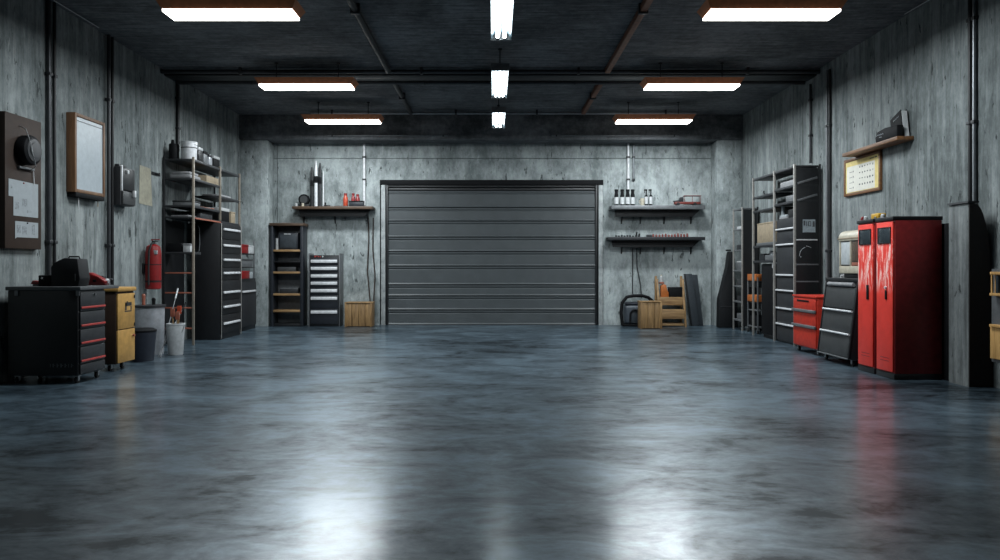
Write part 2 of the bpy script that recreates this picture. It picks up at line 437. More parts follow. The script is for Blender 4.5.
for pts, lab in (([(-5.40, 9.2, 4.57), (-5.40, 10.25, 4.57)], 'thin white cable along the ceiling corner above the left wall'),
                 ([(5.33, 8.4, 4.57), (5.33, 8.9, 4.565), (5.31, 9.7, 4.57)], 'thin white cable along the ceiling corner above the right wall')):
    solo('ceiling_cable', MB().tube(pts, .006, 8), 'white_plastic', lab, 'cable', pts[0])
def wall_pipe(x, y, z0, z1, label, r=.033, mat='pipe_dark', back=None):
    cl = []
    bx = WL if x < 0 else WR
    for z in (z0+.35*(z1-z0), z0+.8*(z1-z0)):
        cl.append((min(x-(r+.006)*(1 if x > 0 else -1), bx), max(x-(r+.006)*(1 if x > 0 else -1), bx), y-r-.008, y+r+.008, z-.02, z+.02))
    return pipe('wall_conduit', [(x, y, z0), (x, y, z1)], r, mat, label, cl, 'conduit')
wall_pipe(-5.485, 9.24, 0, ZC-.001, 'grey conduit on left wall beside the brown pinboard', .028)
wall_pipe(-5.485, 9.36, 0, ZC-.001, 'black conduit on left wall just left of the framed whiteboard', .022, 'black_metal')
wall_pipe(-5.475, 10.66, 0, ZC-.001, 'grey conduit on left wall just right of the framed whiteboard', .026)
wall_pipe(-5.485, 10.78, 0, ZC-.001, 'black conduit on left wall beside the grey fuse box', .022, 'black_metal')
wall_pipe(-5.485, 13.02, 3.3, 4.46, 'dark conduit on left wall rising above the tall shelving rack', .03, 'black_metal')
wall_pipe(5.37, 8.385, 2.02, ZC-.001, 'pale conduit rising from the concrete buttress', .020, 'galvanised')
wall_pipe(5.37, 8.455, 2.02, ZC-.001, 'black conduit rising behind the pale one above the buttress', .026, 'black_metal')
wall_pipe(5.365, 12.72, 3.06, 4.40, 'dark conduit on right wall above the near bay of the tall rack', .022, 'pipe_dark')
wall_pipe(5.365, 12.08, 0, 4.46, 'grey conduit on right wall at the near end of the tall rack', .022, 'dull_steel')
wall_pipe(5.37, 12.0, 0, 4.46, 'black conduit on right wall behind the red drawer cabinet', .020, 'black_metal')
def back_pipe(x, z0, z1, label, r, mat):
    return pipe('wall_conduit', [(x, YB-.04, z0), (x, YB-.04, z1)], r, mat, label, [(x-r-.01, x+r+.01, YB-.045-r, YB-.001, z-.02, z+.02) for z in (z1-.3, z1-.8)], 'conduit')
back_pipe(-2.9, 2.68, 4.055, 'pale conduit rising from the left wall shelf on the back wall', .03, 'bright_steel')
back_pipe(3.0, 2.70, 4.055, 'pale conduit rising from behind bottles on the right wall shelf', .028, 'bright_steel')
back_pipe(3.12, 3.3, 4.055, 'short pale conduit stub on the back wall right of the long one', .02, 'galvanised')

# ------------------------------------------------------------------ generic furniture
def frame_map(face, x0, x1, y0, y1):
    if face == '+x': return lambda u, v, z: (x1-v, y0+u, z), y1-y0, x1-x0
    if face == '-x': return lambda u, v, z: (x0+v, y0+u, z), y1-y0, x1-x0
    return lambda u, v, z: (x0+u, y0+v, z), x1-x0, y1-y0
def fbox(mb, f, u0, u1, v0, v1, z0, z1, b=0):
    a, e = f(u0, v0, z0), f(u1, v1, z1)
    mb.box(a[0], e[0], a[1], e[1], a[2], e[2], b); return mb
def caster(t, x, y, h=.09, r=.036):
    c = part('caster', MB().box(x-.03, x+.03, y-.03, y+.03, h-.012, h, .002).box(x-.022, x-.016, y-.018, y+.018, r*.8, h-.012).box(x+.016, x+.022, y-.018, y+.018, r*.8, h-.012).cyl((x, y, h-.03), (x, y, h), .012, seg=10), 'steel', t)
    part('wheel', MB().cyl((x-.014, y, r), (x+.014, y, r), r, seg=20), 'rubber', c)
def drawer_cabinet(face, name, label, cat, x0, x1, y0, y1, z1, drawers, body, front, handle, z0=0.0, casters=False, group=None, top=None, hw=.9, hh=.018, lock=False, loc_z=0.0, style='bar', parent=None):
    """drawers: list of (z_low, z_high, z_handle)"""
    t = thing(name, label, cat, ((x0+x1)/2, (y0+y1)/2, loc_z), group)
    f, W, D = frame_map(face, x0, x1, y0, y1)
    zb = z0
    if casters:
        zb = z0+.09
        for u in (.07, W-.07):
            for v in (.07, D-.07):
                p = f(u, v, 0); caster(t, p[0], p[1])
    zt = z1-(.03 if top else 0)
    part('body', fbox(MB(), f, 0, W, .022, D, zb, zt, .006), body, t)
    if top: part('top', fbox(MB(), f, -.012, W+.012, -.005, D, zt+.0005, z1, .006), top, t)
    for (a, e, hz) in drawers:
        dr = part('drawer', fbox(MB(), f, .018, W-.018, 0, .021, a+.006, e-.006, .005), front, t)
        if hz is None: continue
        m_ = W*(1-hw)/2
        hb = MB()
        if style == 'bar':
            fbox(hb, f, m_, W-m_, -.03, -.018, hz-hh, hz+hh, .004)
            fbox(hb, f, m_+.02, m_+.04, -.019, -.0005, hz-hh*.6, hz+hh*.6); fbox(hb, f, W-m_-.04, W-m_-.02, -.019, -.0005, hz-hh*.6, hz+hh*.6)
        else:
            a0, a1 = f(m_, -.0005, hz-hh), f(W-m_, -.012 if style == 'thin' else -.03, hz+hh)
            hb.box(a0[0], a1[0], a0[1], a1[1], a0[2], a1[2], .008)
        part('handle', hb, handle, dr)
    if lock:
        p = f(W*.55, -.0005, zt-.05); q = f(W*.55, -.014, zt-.05)
        part('lock', MB().cyl(p, q, .014, seg=14), 'steel', t)
    return t, f, W, D
def rack(face, name, label, x0, x1, y0, y1, zt, ucols, shelves, post, shelf, psz=.035, zb=0.0, group=None, cat='shelf', sth=.03, lifted={}):
    """shelves: list of (z, u0, u1)"""
    t = thing(name, label, cat, ((x0+x1)/2, (y0+y1)/2, zb), group)
    f, W, D = frame_map(face, x0, x1, y0, y1)
    for i, u in enumerate(ucols):
        u0 = min(max(u-psz/2, 0), W-psz)
        for v in (0, D-psz):
            pm = post if v == 0 else 'black_metal'
            part('post', fbox(MB(), f, u0, u0+psz, v, v+psz, lifted.get((i, v > 0), zb), zt, .003), pm, t)
    for (z, a, e) in shelves:
        mb = fbox(MB(), f, a+.004, e-.004, .006+psz, D-psz-.006, z-sth, z, .003)
        fbox(mb, f, a+psz*.55, e-psz*.55, .008, .006+psz, z-sth-.012, z-.001, .003)
        part('shelf', mb, shelf, t)
    return t, f, W, D
def carton(name, mat, label, cat, x0, x1, y0, y1, z0, z1, lidmat=None, lidh=.03, group=None, b=.006, extra=None):
    t = thing(name, label, cat, ((x0+x1)/2, (y0+y1)/2, z0), group)
    zz = z1-(lidh if lidmat else 0)
    part('body', MB().box(x0, x1, y0, y1, z0, zz, b), mat, t)
    if lidmat: part('lid', MB().box(x0-.004, x1+.004, y0-.004, y1+.004, zz+.0005, z1, b), lidmat, t)
    return t
def bottle(x, y, z, h, r, label, glass='black_plastic', lab='white_plastic', cap='black_plastic', group=None, name='bottle', neck=.35, labz=(.12, .62)):
    t = thing(name, label, 'bottle', (x, y, z), group)
    part('body', MB().lathe([(r*.92, z), (r, z+.01), (r, z+h*.64), (r*.85, z+h*.70), (r*neck, z+h*.78), (r*neck, z+h*.88)], (x, y, 0), 18), glass, t)
    if lab: part('paper_label', MB().lathe([(r+.0015, z+h*labz[0]), (r+.0015, z+h*labz[1])], (x, y, 0), 18), lab, t)
    if cap: part('cap', MB().cyl((x, y, z+h*.885), (x, y, z+h), r*(neck+.12), seg=14), cap, t)
    return t

exec_parts = []
# ================================================================== LEFT WALL
# pinboard with drum and sheets
solo('pinboard', MB().box(WL+.002, -5.45, 8.36, 9.03, 1.51, 3.04, .006), 'brown_panel', 'tall dark brown board on the left wall at the picture edge', 'pinboard', (WL+.03, 8.7, 1.51))
t = thing('wall_bell', 'black round drum with thin wire hoop on the brown board', 'bell', (-5.449, 8.68, 2.65))
part('drum', MB().lathe([(.14, 0), (.17, .012), (.175, .09), (.165, .115), (.15, .125)], (-5.449, 8.68, 2.65), 32, 'x'), 'black_plastic', t)
part('face_plate', MB().lathe([(.135, .1255), (.13, .134), (.09, .138), (.085, .146), (.02, .15)], (-5.449, 8.68, 2.65), 32, 'x'), 'charcoal_metal', t)
part('wire_hoop', MB().tube([(-5.449, 8.62, 2.92), (-5.36, 8.585, 2.88), (-5.30, 8.58, 2.72), (-5.285, 8.60, 2.58), (-5.30, 8.68, 2.47), (-5.38, 8.74, 2.44), (-5.448, 8.74, 2.42)], .0045), 'steel', t)
part('bracket', MB().box(-5.449, -5.41, 8.56, 8.84, 2.43, 2.455, .004), 'dull_steel', t)
part('pull_cord', MB().tube([(-5.44, 8.86, 2.44), (-5.437, 8.87, 2.27)], .004), 'bright_steel', t)
t = thing('paper_sheet', 'large white notched sheet pinned below the drum on brown board', 'paper', (-5.449, 8.7, 1.88))
part('sheet', MB().prism([(8.415, 2.295), (8.96, 2.285), (8.96, 1.885), (8.50, 1.885), (8.50, 2.10), (8.415, 2.10)], 'x', -5.4495, -5.446), 'paper', t)
pm = MB()
for a in ((8.455, 8.48, 2.19, 2.225), (8.66, 8.75, 2.00, 2.09), (8.53, 8.60, 1.96, 2.04), (8.745, 8.77, 1.93, 1.96), (8.80, 8.825, 1.93, 1.96)): pm.box(-5.4458, -5.4448, *a)
part('printing', pm, 'paper_grey', t)
part('drawing_pin', MB().cyl((-5.446, 8.68, 2.27), (-5.436, 8.68, 2.27), .008, seg=10), 'red_plastic', t)
t = thing('paper_sheet', 'small white strip of pictures pinned lowest on brown board', 'paper', (-5.449, 8.75, 1.65))
part('sheet', MB().prism([(8.53, 1.825), (8.96, 1.825), (8.96, 1.645), (8.56, 1.64), (8.53, 1.62)], 'x', -5.4495, -5.446), 'paper', t)
pm = MB()
for a in ((8.56, 8.63, 1.69, 1.78), (8.66, 8.74, 1.68, 1.77), (8.84, 8.89, 1.68, 1.80)): pm.box(-5.4458, -5.4448, *a)
part('printing', pm, 'paper_grey', t)
part('drawing_pin', MB().cyl((-5.446, 8.75, 1.812), (-5.436, 8.75, 1.812), .008, seg=10), 'black_plastic', t)

# whiteboard
t = thing('whiteboard', 'white board in deep brown wooden frame on left wall', 'whiteboard', (WL+.06, 10.03, 2.26))
y0, y1, z0, z1 = 9.67, 10.42, 2.27, 3.30
fb = MB().box(WL+.002, -5.40, y0, y0+.045, z0, z1, .006).box(WL+.002, -5.40, y1-.045, y1, z0, z1, .006)
fb.box(WL+.002, -5.40, y0+.045, y1-.045, z0, z0+.045, .006).box(WL+.002, -5.40, y0+.045, y1-.045, z1-.045, z1, .006)
part('frame', fb, 'wood_frame', t)
part('board', MB().box(WL+.004, -5.415, y0+.0455, y1-.0455, z0+.0455, z1-.0455), 'board_white', t)
part('pen_tray', MB().box(WL+.004, -5.40, y0+.02, y1-.02, z0-.06, z0-.0005, .008), 'black_plastic', t)
part('board_rail', MB().box(-5.4149, -5.409, y0+.06, y1-.06, z1-.10, z1-.09), 'dull_steel', t)
for yy, ll, mm_ in ((9.84, .16, 'bright_steel'), (10.32, .08, 'tan_card')):
    part('hanging_tag', MB().tube([(-5.45, yy, z0-.06), (-5.45, yy, z0-.06-ll)], .006), mm_, t)

# fuse box
t = thing('fuse_box', 'dark grey fuse box with pale lever on left wall', 'fuse box', (WL+.07, 11.0, 2.2))
part('body', MB().box(WL+.002, -5.38, 10.80, 11.22, 2.20, 2.75, .008), 'charcoal_metal', t)
dr_ = part('door', MB().box(-5.3795, -5.36, 10.83, 11.19, 2.42, 2.74, .005), 'black_metal', t)
part('edge_strip', MB().box(-5.3795, -5.355, 10.80, 10.825, 2.40, 2.77, .003), 'bright_steel', t)
part('lower_cover', MB().box(-5.3795, -5.352, 10.83, 11.20, 2.21, 2.40, .008), 'grey_metal', t)
part('lever', MB().box(-5.3515, -5.31, 11.10, 11.14, 2.33, 2.43, .006), 'bright_steel', t)
part('handle', MB().box(-5.3595, -5.335, 10.93, 10.98, 2.66, 2.71, .006), 'white_plastic', dr_)
part('spout', MB().box(WL+.01, -5.45, 10.9, 11.1, 2.7505, 2.80, .004), 'charcoal_metal', t)
solo('paper_sheet', MB().prism([(11.68, 2.89), (12.05, 2.88), (12.11, 2.28), (11.66, 2.29)], 'x', WL+.001, WL+.004), 'beige_sheet', 'beige paper sheet on left wall right of the fuse box', 'paper', (WL, 11.9, 2.3))
t = thing('coat_hook', 'small black hook on left wall right of the beige sheet', 'hook', (WL, 12.2, 2.78))
part('plate', MB().box(WL+.001, WL+.012, 12.08, 12.34, 2.79, 2.84, .003), 'black_metal', t)
part('hook_arm', MB().tube([(WL+.0125, 12.2, 2.815), (WL+.06, 12.2, 2.80), (WL+.085, 12.2, 2.77), (WL+.08, 12.2, 2.83)], .010), 'black_metal', t)

# fire extinguisher
ex, ey = -5.37, 11.82
t = thing('fire_extinguisher', 'red fire extinguisher hung on the left wall', 'fire extinguisher', (ex, ey, .95))
part('cylinder', MB().lathe([(.09, .95), (.115, .96), (.118, .99), (.118, 1.50), (.112, 1.56), (.10, 1.625), (.05, 1.655), (.04, 1.66)], (ex, ey, 0), 28), 'red_plastic', t)
part('band', MB().lathe([(.1195, 1.06), (.1195, 1.09)], (ex, ey, 0), 28).lathe([(.1195, 1.33), (.1195, 1.345)], (ex, ey, 0), 28), 'black_metal', t)
part('paper_label', MB().box(ex+.02, ex+.10, ey-.10, ey-.07, 1.50, 1.56, .003), 'paper', t)
v_ = part('valve', MB().cyl((ex, ey, 1.66), (ex, ey, 1.70), .03, .025, 14).box(ex-.02, ex+.08, ey-.012, ey+.012, 1.70, 1.715, .004), 'black_metal', t)
part('lever', MB().box(ex-.03, ex+.10, ey-.012, ey+.012, 1.725, 1.74, .004).box(ex-.03, ex-.01, ey-.012, ey+.012, 1.7155, 1.73), 'red_plastic', v_)
part('hose', MB().tube([(ex+.02, ey-.03, 1.68), (ex+.02, ey-.11, 1.66), (ex+.0, ey-.142, 1.56), (ex-.01, ey-.138, 1.3), (ex-.01, ey-.135, 1.02)], .014), 'rubber', t)
part('wall_bracket', MB().box(WL+.001, ex-.1185, ey-.06, ey+.06, 1.2, 1.36, .004), 'black_metal', t)

# black workbench cabinet
drs = [(.80, 1.03, .845), (.605, .80, .645), (.41, .605, .45), (.215, .41, .25), (.10, .215, None)]
t, f, W, D = drawer_cabinet('+x', 'workbench_cabinet', 'black rolling tool cabinet with red drawer handles by left wall', 'cabinet', -5.40, -4.60, 8.33, 8.89, 1.04, drs,
                            'black_metal', 'charcoal_metal', 'red_handle', casters=True, lock=True, hw=.92, hh=.012, style='thin')
part('worktop', MB().box(-5.42, -4.585, 8.315, 9.17, 1.041, 1.082, .006), 'worktop', t, 'grey worktop')
part('bracket', MB().box(-4.64, -4.60, 8.318, 8.329, .98, 1.04, .003).box(-5.32, -5.28, 8.318, 8.329, .98, 1.04, .003), 'dull_steel', t)
lt = MB(); x = -4.93
for k, wd in enumerate((.012, .03, .026, .03, .026, .012, .028)):
    lt.box(x, x+wd*.45, 8.3275, 8.3295, .185, .225); 
    if wd > .02: lt.box(x, x+wd, 8.3275, 8.3295, .203, .211)
    x += wd+.016
part('lettering', lt, 'dull_steel', t)
# things on the worktop
zt = 1.0825
t = thing('tool_case', 'black faceted case standing on the grey worktop', 'case', (-4.78, 8.62, zt))
part('body', MB().prism([(-4.985, zt), (-4.68, zt), (-4.66, zt+.09), (-4.69, zt+.31), (-4.84, zt+.32), (-4.95, zt+.27), (-4.99, zt+.22)], 'y', 8.44, 8.66, .012), 'dark_leather', t)
part('handle', MB().tube([(-4.85, 8.55, zt+.315), (-4.84, 8.55, zt+.335), (-4.73, 8.55, zt+.335), (-4.72, 8.55, zt+.31)], .009), 'black_plastic', t)
part('clasp', MB().box(-4.72, -4.705, 8.432, 8.4395, zt+.06, zt+.14, .002), 'charcoal_metal', t)
t = thing('battery_charger', 'small black box with a white light beside the faceted case', 'charger', (-5.05, 8.55, zt))
part('body', MB().box(-5.15, -5.005, 8.47, 8.66, zt, zt+.125, .012), 'black_plastic', t)
part('lamp', MB().cyl((-5.105, 8.47, zt+.09), (-5.105, 8.464, zt+.09), .010, seg=12), 'white_plastic', t)
t = thing('bar_clamp', 'red clamp lying at the wall end of the worktop', 'clamp', (-5.22, 8.6, zt))
part('bar', MB().box(-5.28, -5.14, 8.58, 8.61, zt, zt+.02, .003), 'dull_steel', t)
part('jaw', MB().prism([(-5.29, zt+.0205), (-5.20, zt+.0205), (-5.17, zt+.05), (-5.27, zt+.065)], 'y', 8.56, 8.63, .004), 'red_plastic', t)
part('grip', MB().box(-5.18, -5.14, 8.565, 8.625, zt+.0205, zt+.045, .008), 'red_plastic', t)
t = thing('angle_grinder', 'red power tool with white tip lying at worktop front', 'power tool', (-4.70, 8.98, zt))
part('body', MB().prism([(-4.88, zt+.0), (-4.62, zt+.0), (-4.60, zt+.05), (-4.70, zt+.10), (-4.80, zt+.155), (-4.88, zt+.13)], 'y', 8.90, 9.00, .015), 'red_plastic', t)
part('nozzle', MB().cyl((-4.625, 8.95, zt+.055), (-4.595, 8.95, zt+.045), .028, .022, 14), 'white_plastic', t)
part('trigger', MB().box(-4.76, -4.72, 8.89, 8.90, zt+.04, zt+.07, .003), 'black_plastic', t)
t = thing('hand_vice', 'small dark vice at the far end of the worktop', 'vice', (-4.80, 9.1, zt))
part('base', MB().box(-4.90, -4.68, 9.05, 9.15, zt, zt+.03, .005), 'dull_steel', t)
part('jaw', MB().box(-4.86, -4.80, 9.06, 9.14, zt+.0305, zt+.12, .006).box(-4.78, -4.72, 9.06, 9.14, zt+.0305, zt+.11, .006), 'charcoal_metal', t)
part('screw', MB().cyl((-4.72, 9.10, zt+.07), (-4.63, 9.10, zt+.07), .01, seg=10), 'dull_steel', t)

# yellow cabinet
t = thing('storage_cabinet', 'yellow fronted narrow cabinet beside the black tool cabinet', 'cabinet', (-5.05, 9.55, 0))
part('body', MB().box(-5.42, -4.69, 9.30, 9.76, .09, .99, .006), 'brown_panel', t, 'brown side')
for x in (-5.3, -4.8):
    for y in (9.38, 9.68): caster(t, x, y)
part('lid', MB().box(-5.42, -4.655, 9.29, 9.775, .9905, 1.045, .015), 'yellow_paint', t)
d_ = part('upper_door', MB().box(-4.6895, -4.668, 9.312, 9.75, .52, .965, .005), 'yellow_paint', t)
part('emblem', MB().box(-4.6678, -4.6668, 9.48, 9.66, .73, .745).box(-4.6678, -4.6668, 9.49, 9.53, .75, .84).box(-4.6678, -4.6668, 9.49, 9.66, .805, .85).box(-4.6678, -4.6668, 9.63, 9.66, .75, .80).box(-4.6678, -4.6668, 9.53, 9.56, .84, .865), 'ink', d_)
part('hinge', MB().box(-4.6678, -4.660, 9.72, 9.742, .90, .94, .002).box(-4.6678, -4.660, 9.72, 9.742, .54, .58, .002), 'black_metal', d_)
d_ = part('lower_door', MB().box(-4.6895, -4.668, 9.312, 9.75, .10, .508, .005), 'yellow_paint', t)
part('knob', MB().cyl((-4.668, 9.70, .42), (-4.645, 9.70, .42), .016, seg=12), 'terracotta', d_)

# bins and bucket
bx, by = -5.15, 11.2
t = thing('trash_bin', 'tall pale grey bin standing below the fire extinguisher', 'bin', (bx, by, 0))
part('body', MB().lathe([(.20, 0), (.205, .02), (.215, .70), (.222, .705), (.222, .72), (.20, .72), (.195, .30)], (bx, by, 0), 32), 'zinc_bin', t)
part('rim', MB().lathe([(.2225, .70), (.232, .705), (.232, .73), (.2225, .735)], (bx, by, 0), 32), 'charcoal_metal', t)
t = thing('waste_bin', 'dark navy bin beside the yellow cabinet', 'bin', (-4.89, 10.42, 0))
part('body', MB().lathe([(.15, 0), (.155, .02), (.185, .40), (.18, .405), (.16, .1)], (-4.89, 10.42, 0), 28), 'navy_plastic', t)
part('lid', MB().lathe([(.19, .406), (.19, .425), (.15, .45), (.02, .46)], (-4.89, 10.42, 0), 28), 'black_plastic', t)
for k, (dx, dy, hh_) in enumerate(((-.06, -.05, .26), (.05, .04, .20))):
    t = thing('screwdriver', ['tall red handled driver standing in the pale grey bin', 'short red handled driver standing in the pale grey bin'][k], 'tool', (bx+dx, by+dy, .52))
    part('shaft', MB().cyl((bx+dx, by+dy, .40), (bx+dx, by+dy, .60+hh_*.4), .012, seg=10), 'dull_steel', t)
    part('handle', MB().lathe([(.018, .60+hh_*.4), (.028, .62+hh_*.4), (.022, .66+hh_*.4), (.028, .62+hh_), (.015, .64+hh_)], (bx+dx, by+dy, 0), 14), 'terracotta' if k == 0 else 'black_plastic', t)
cx, cy = -4.72, 11.12
t = thing('bucket', 'white round bucket of brushes on floor beside the rack', 'bucket', (cx, cy, 0))
part('body', MB().lathe([(.10, 0), (.105, .01), (.128, .44), (.134, .445), (.134, .465), (.122, .465), (.10, .05)], (cx, cy, 0), 28), 'white_plastic', t)
part('handle', MB().tube([(cx+.135*math.cos(a), cy-.02-.05*math.sin(a), .43-.16*math.sin(a)) for a in [PI*k/10 for k in range(11)]], .006), 'steel', t)
for k, (dx, dy, hh_, mm_) in enumerate(((-.04, .01, .68, 'terracotta'), (.03, -.02, .64, 'terracotta'), (.02, .05, .72, 'orange_red'))):
    t = thing('paint_brush', ['brown paint brush leaning left in the white bucket', 'brown paint brush standing nearest in the white bucket', 'orange paint brush standing at the back of the white bucket'][k], 'brush', (cx+dx, cy+dy, .2))
    part('handle', MB().cyl((cx+dx*.5, cy+dy*.5, .2), (cx+dx*1.3, cy+dy*1.3, hh_-.12), .010, seg=10), 'wood_crate', t)
    part('bristles', MB().box(cx+dx*1.3-.03, cx+dx*1.3+.03, cy+dy*1.3-.014, cy+dy*1.3+.014, hh_-.119, hh_, .006), mm_, t)
for k, (p0, p1, mm_) in enumerate((((-4.78, 10.75, .006), (-5.10, 12.1, .95), 'dull_steel'), ((-4.86, 10.85, .006), (-4.84, 11.78, .74), 'steel'))):
    t = thing('metal_rod', ['long thin steel rod leaning toward the tall left rack', 'short thin steel rod leaning beside the white bucket'][k], 'rod', p0)
    part('rod', MB().cyl(p0, p1, .007, seg=10), mm_, t)
    q = Vector(p0); e = Vector(p1); u = (e-q)
    part('grip', MB().cyl(q+u*.84, q+u*1.0, .012, seg=10), 'black_plastic' if k else 'white_plastic', t)

# tall left rack
rx0, rx1, ry0, ry1, rz = -5.50, -4.98, 12.45, 14.73, 3.13
t, f, W, D = rack('+x', 'shelving_rack', 'tall two bay shelving rack against the left wall', rx0, rx1, ry0, ry1, rz, (0, 1.23, 2.28),
     [(3.10, 0, 1.23), (3.10, 1.23, 2.28), (2.78, 0, 1.23), (2.60, 1.23, 2.28), (2.33, 0, 1.23), (2.14, 0, 1.23), (1.55, 0, .34), (2.14, 1.23, 2.28)],
     'post_beige', 'charcoal_metal', lifted={(1, False): 2.142, (1, True): 2.142})
part('back_panel', MB().box(-5.514, -5.501, 12.47, 13.32, .02, 2.09), 'black_metal', t)
part('front_edge', MB().box(-4.979, -4.972, 12.49, 13.66, 2.10, 2.125, .002), 'terracotta', t, 'orange brown shelf edge')
for z in (1.20, .87, .62, .28):
    part('rung', fbox(MB(), f, .004, .03, .036, D-.036, z-.012, z+.012, .003), 'terracotta', t)
# tall black drawer cabinet standing in the far bay
hz = (1.98, 1.69, 1.43, 1.19, .84, .58, .28)
zed = (2.08, 1.80, 1.54, 1.29, 1.06, .70, .44, .10)
t, f, W, D = drawer_cabinet('+x', 'drawer_tower', 'tall black seven drawer cabinet standing under the left rack', 'cabinet', -5.34, -4.86, 13.36, 14.42, 2.085,
   [(b_, a_, h_) for a_, b_, h_ in zip(zed, zed[1:], hz)], 'black_metal', 'black_metal', 'bright_steel', hw=.80, hh=.02, style='lip')
for u in (-.001, W-.017): part('corner_trim', fbox(MB(), f, u, u+.018, -.008, -.0005, .02, 2.08, .002), 'post_light', t)
solo('carry_strap', MB().tube([(-5.27, 13.345, 2.04), (-5.24, 13.340, 1.98), (-5.235, 13.340, 1.7), (-5.25, 13.345, 1.58), (-5.28, 13.350, 1.56)], .009), 'dull_steel', 'thin grey strap hanging down the side of tall black cabinet', 'strap', (-5.25, 13.34, 1.56))
# on top of the rack
zt = 3.1005
t = thing('storage_tin', 'black tin standing at near end of left rack top', 'tin', (-5.36, 12.55, zt))
part('body', MB().lathe([(.075, zt), (.08, zt+.01), (.08, zt+.24), (.07, zt+.26)], (-5.36, 12.56, 0), 20), 'black_plastic', t)
part('spout', MB().cyl((-5.38, 12.56, zt+.26), (-5.38, 12.56, zt+.33), .03, .022, 12), 'black_plastic', t)
t = thing('paint_pail', 'bright silver pail standing on left rack top', 'pail', (-5.14, 12.62, zt))
part('body', MB().lathe([(.115, zt), (.12, zt+.01), (.128, zt+.25), (.135, zt+.255), (.135, zt+.275), (.12, zt+.275)], (-5.13, 12.62, 0), 28), 'bright_steel', t)
part('lid', MB().lathe([(.136, zt+.276), (.136, zt+.30), (.11, zt+.305)], (-5.13, 12.62, 0), 28), 'white_plastic', t)
part('band', MB().lathe([(.1275, zt+.19), (.1285, zt+.205)], (-5.13, 12.62, 0), 28), 'charcoal_metal', t)
for k, (y0, y1, h, m1, m2, nm_) in enumerate(((12.80, 12.98, .25, 'black_metal', 'white_plastic', 'black crate with white lid beside silver pail on rack top'), (13.03, 13.20, .22, 'dull_steel', 'black_plastic', 'grey box with black lid on the middle of left rack top'),
                              (13.27, 13.42, .20, 'zinc_bin', 'charcoal_metal', 'pale box with dark lid on left rack top'), (13.48, 13.78, .21, 'black_plastic', 'cloth_white', 'black box with white top on left rack, farthest of the boxes'))):
    carton('storage_box', m1, nm_, 'box', -5.30, -5.04, y0, y1, zt, zt+h, m2, .05, 'boxes on top of the left rack')
solo('wood_offcut', MB().box(-5.16, -5.12, 13.86, 13.89, zt, zt+.22, .003), 'tan_card', 'thin upright strip standing behind the boxes on left rack top', 'offcut', (-5.14, 13.87, zt))
# on the shelves
solo('folded_cloth', MB().box(-5.42, -5.06, 12.52, 12.95, 2.7805, 2.85, .025, seg=3).box(-5.40, -5.08, 12.54, 12.90, 2.851, 2.90, .02, seg=3), 'cloth_grey', 'pale folded cloth on second shelf of left rack', 'cloth', (-5.24, 12.7, 2.78))
t = thing('wooden_tray', 'long tan wooden tray on second shelf of left rack', 'tray', (-5.2, 13.3, 2.78))
part('tray', MB().box(-5.42, -5.0, 13.05, 13.62, 2.7805, 2.80).box(-5.03, -5.0, 13.05, 13.62, 2.80, 2.90, .004).box(-5.42, -5.39, 13.05, 13.62, 2.80, 2.90, .004).box(-5.39, -5.03, 13.05, 13.08, 2.80, 2.90).box(-5.39, -5.03, 13.59, 13.62, 2.80, 2.90), 'tan_card', t)
for k, y in enumerate((13.15, 13.30, 13.46)):
    solo('paint_tube', MB().cyl((-5.33, y, 2.835), (-5.08, y, 2.835), .032, seg=14), ['orange_plastic', 'yellow_plastic', 'tan_card'][k], ['orange tube lying nearest in the tan tray', 'yellow tube lying in the middle of the tan tray', 'tan tube lying farthest in the tan tray'][k], 'tube', (-5.2, y, 2.80))
carton('storage_box', 'black_plastic', 'black case with white cloth top on far bay of left rack', 'case', -5.40, -5.03, 13.80, 14.25, 2.1405, 2.40, 'cloth_white', .06)
carton('storage_box', 'tan_card', 'tan cardboard box beside black case on far bay of left rack', 'box', -5.35, -5.02, 14.32, 14.55, 2.1405, 2.36, 'tan_card', .03)
solo('folded_cloth', MB().box(-5.40, -5.06, 13.85, 14.45, 2.6005, 2.65, .02, seg=3), 'cloth_grey', 'flat grey cloth on the upper shelf in far bay of left rack', 'cloth', (-5.2, 14.1, 2.6))
carton('storage_box', 'dull_steel', 'flat grey box on third shelf of left rack near bay', 'box', -5.40, -5.05, 12.60, 12.90, 2.3305, 2.42, 'charcoal_metal', .03)
solo('pry_bar', MB().tube([(-5.14, 12.95, 2.345), (-5.10, 13.5, 2.345)], .014).box(-5.12, -5.07, 13.49, 13.60, 2.3305, 2.36, .004), 'terracotta', 'brown pry bar lying on third shelf of left rack', 'pry bar', (-5.12, 13.2, 2.33))
carton('storage_box', 'charcoal_metal', 'dark box on fourth shelf of left rack near bay', 'box', -5.38, -5.05, 12.9, 13.45, 2.1405, 2.26, 'black_plastic', .03)
carton('storage_box', 'black_plastic', 'low black box on the lowest shelf of left rack near bay', 'box', -5.44, -5.22, 12.52, 12.74, 1.5505, 1.70, None)
carton('storage_box', 'white_plastic', 'small white box on the lowest shelf of left rack near bay', 'box', -5.19, -5.07, 12.52, 12.66, 1.5505, 1.69, 'cloth_grey', .03)
solo('folded_cloth', MB().box(-5.40, -5.10, 12.53, 12.85, 2.1405, 2.17, .018, seg=3), 'cloth_grey', 'small grey cloth on fourth shelf of left rack', 'cloth', (-5.25, 12.7, 2.12))

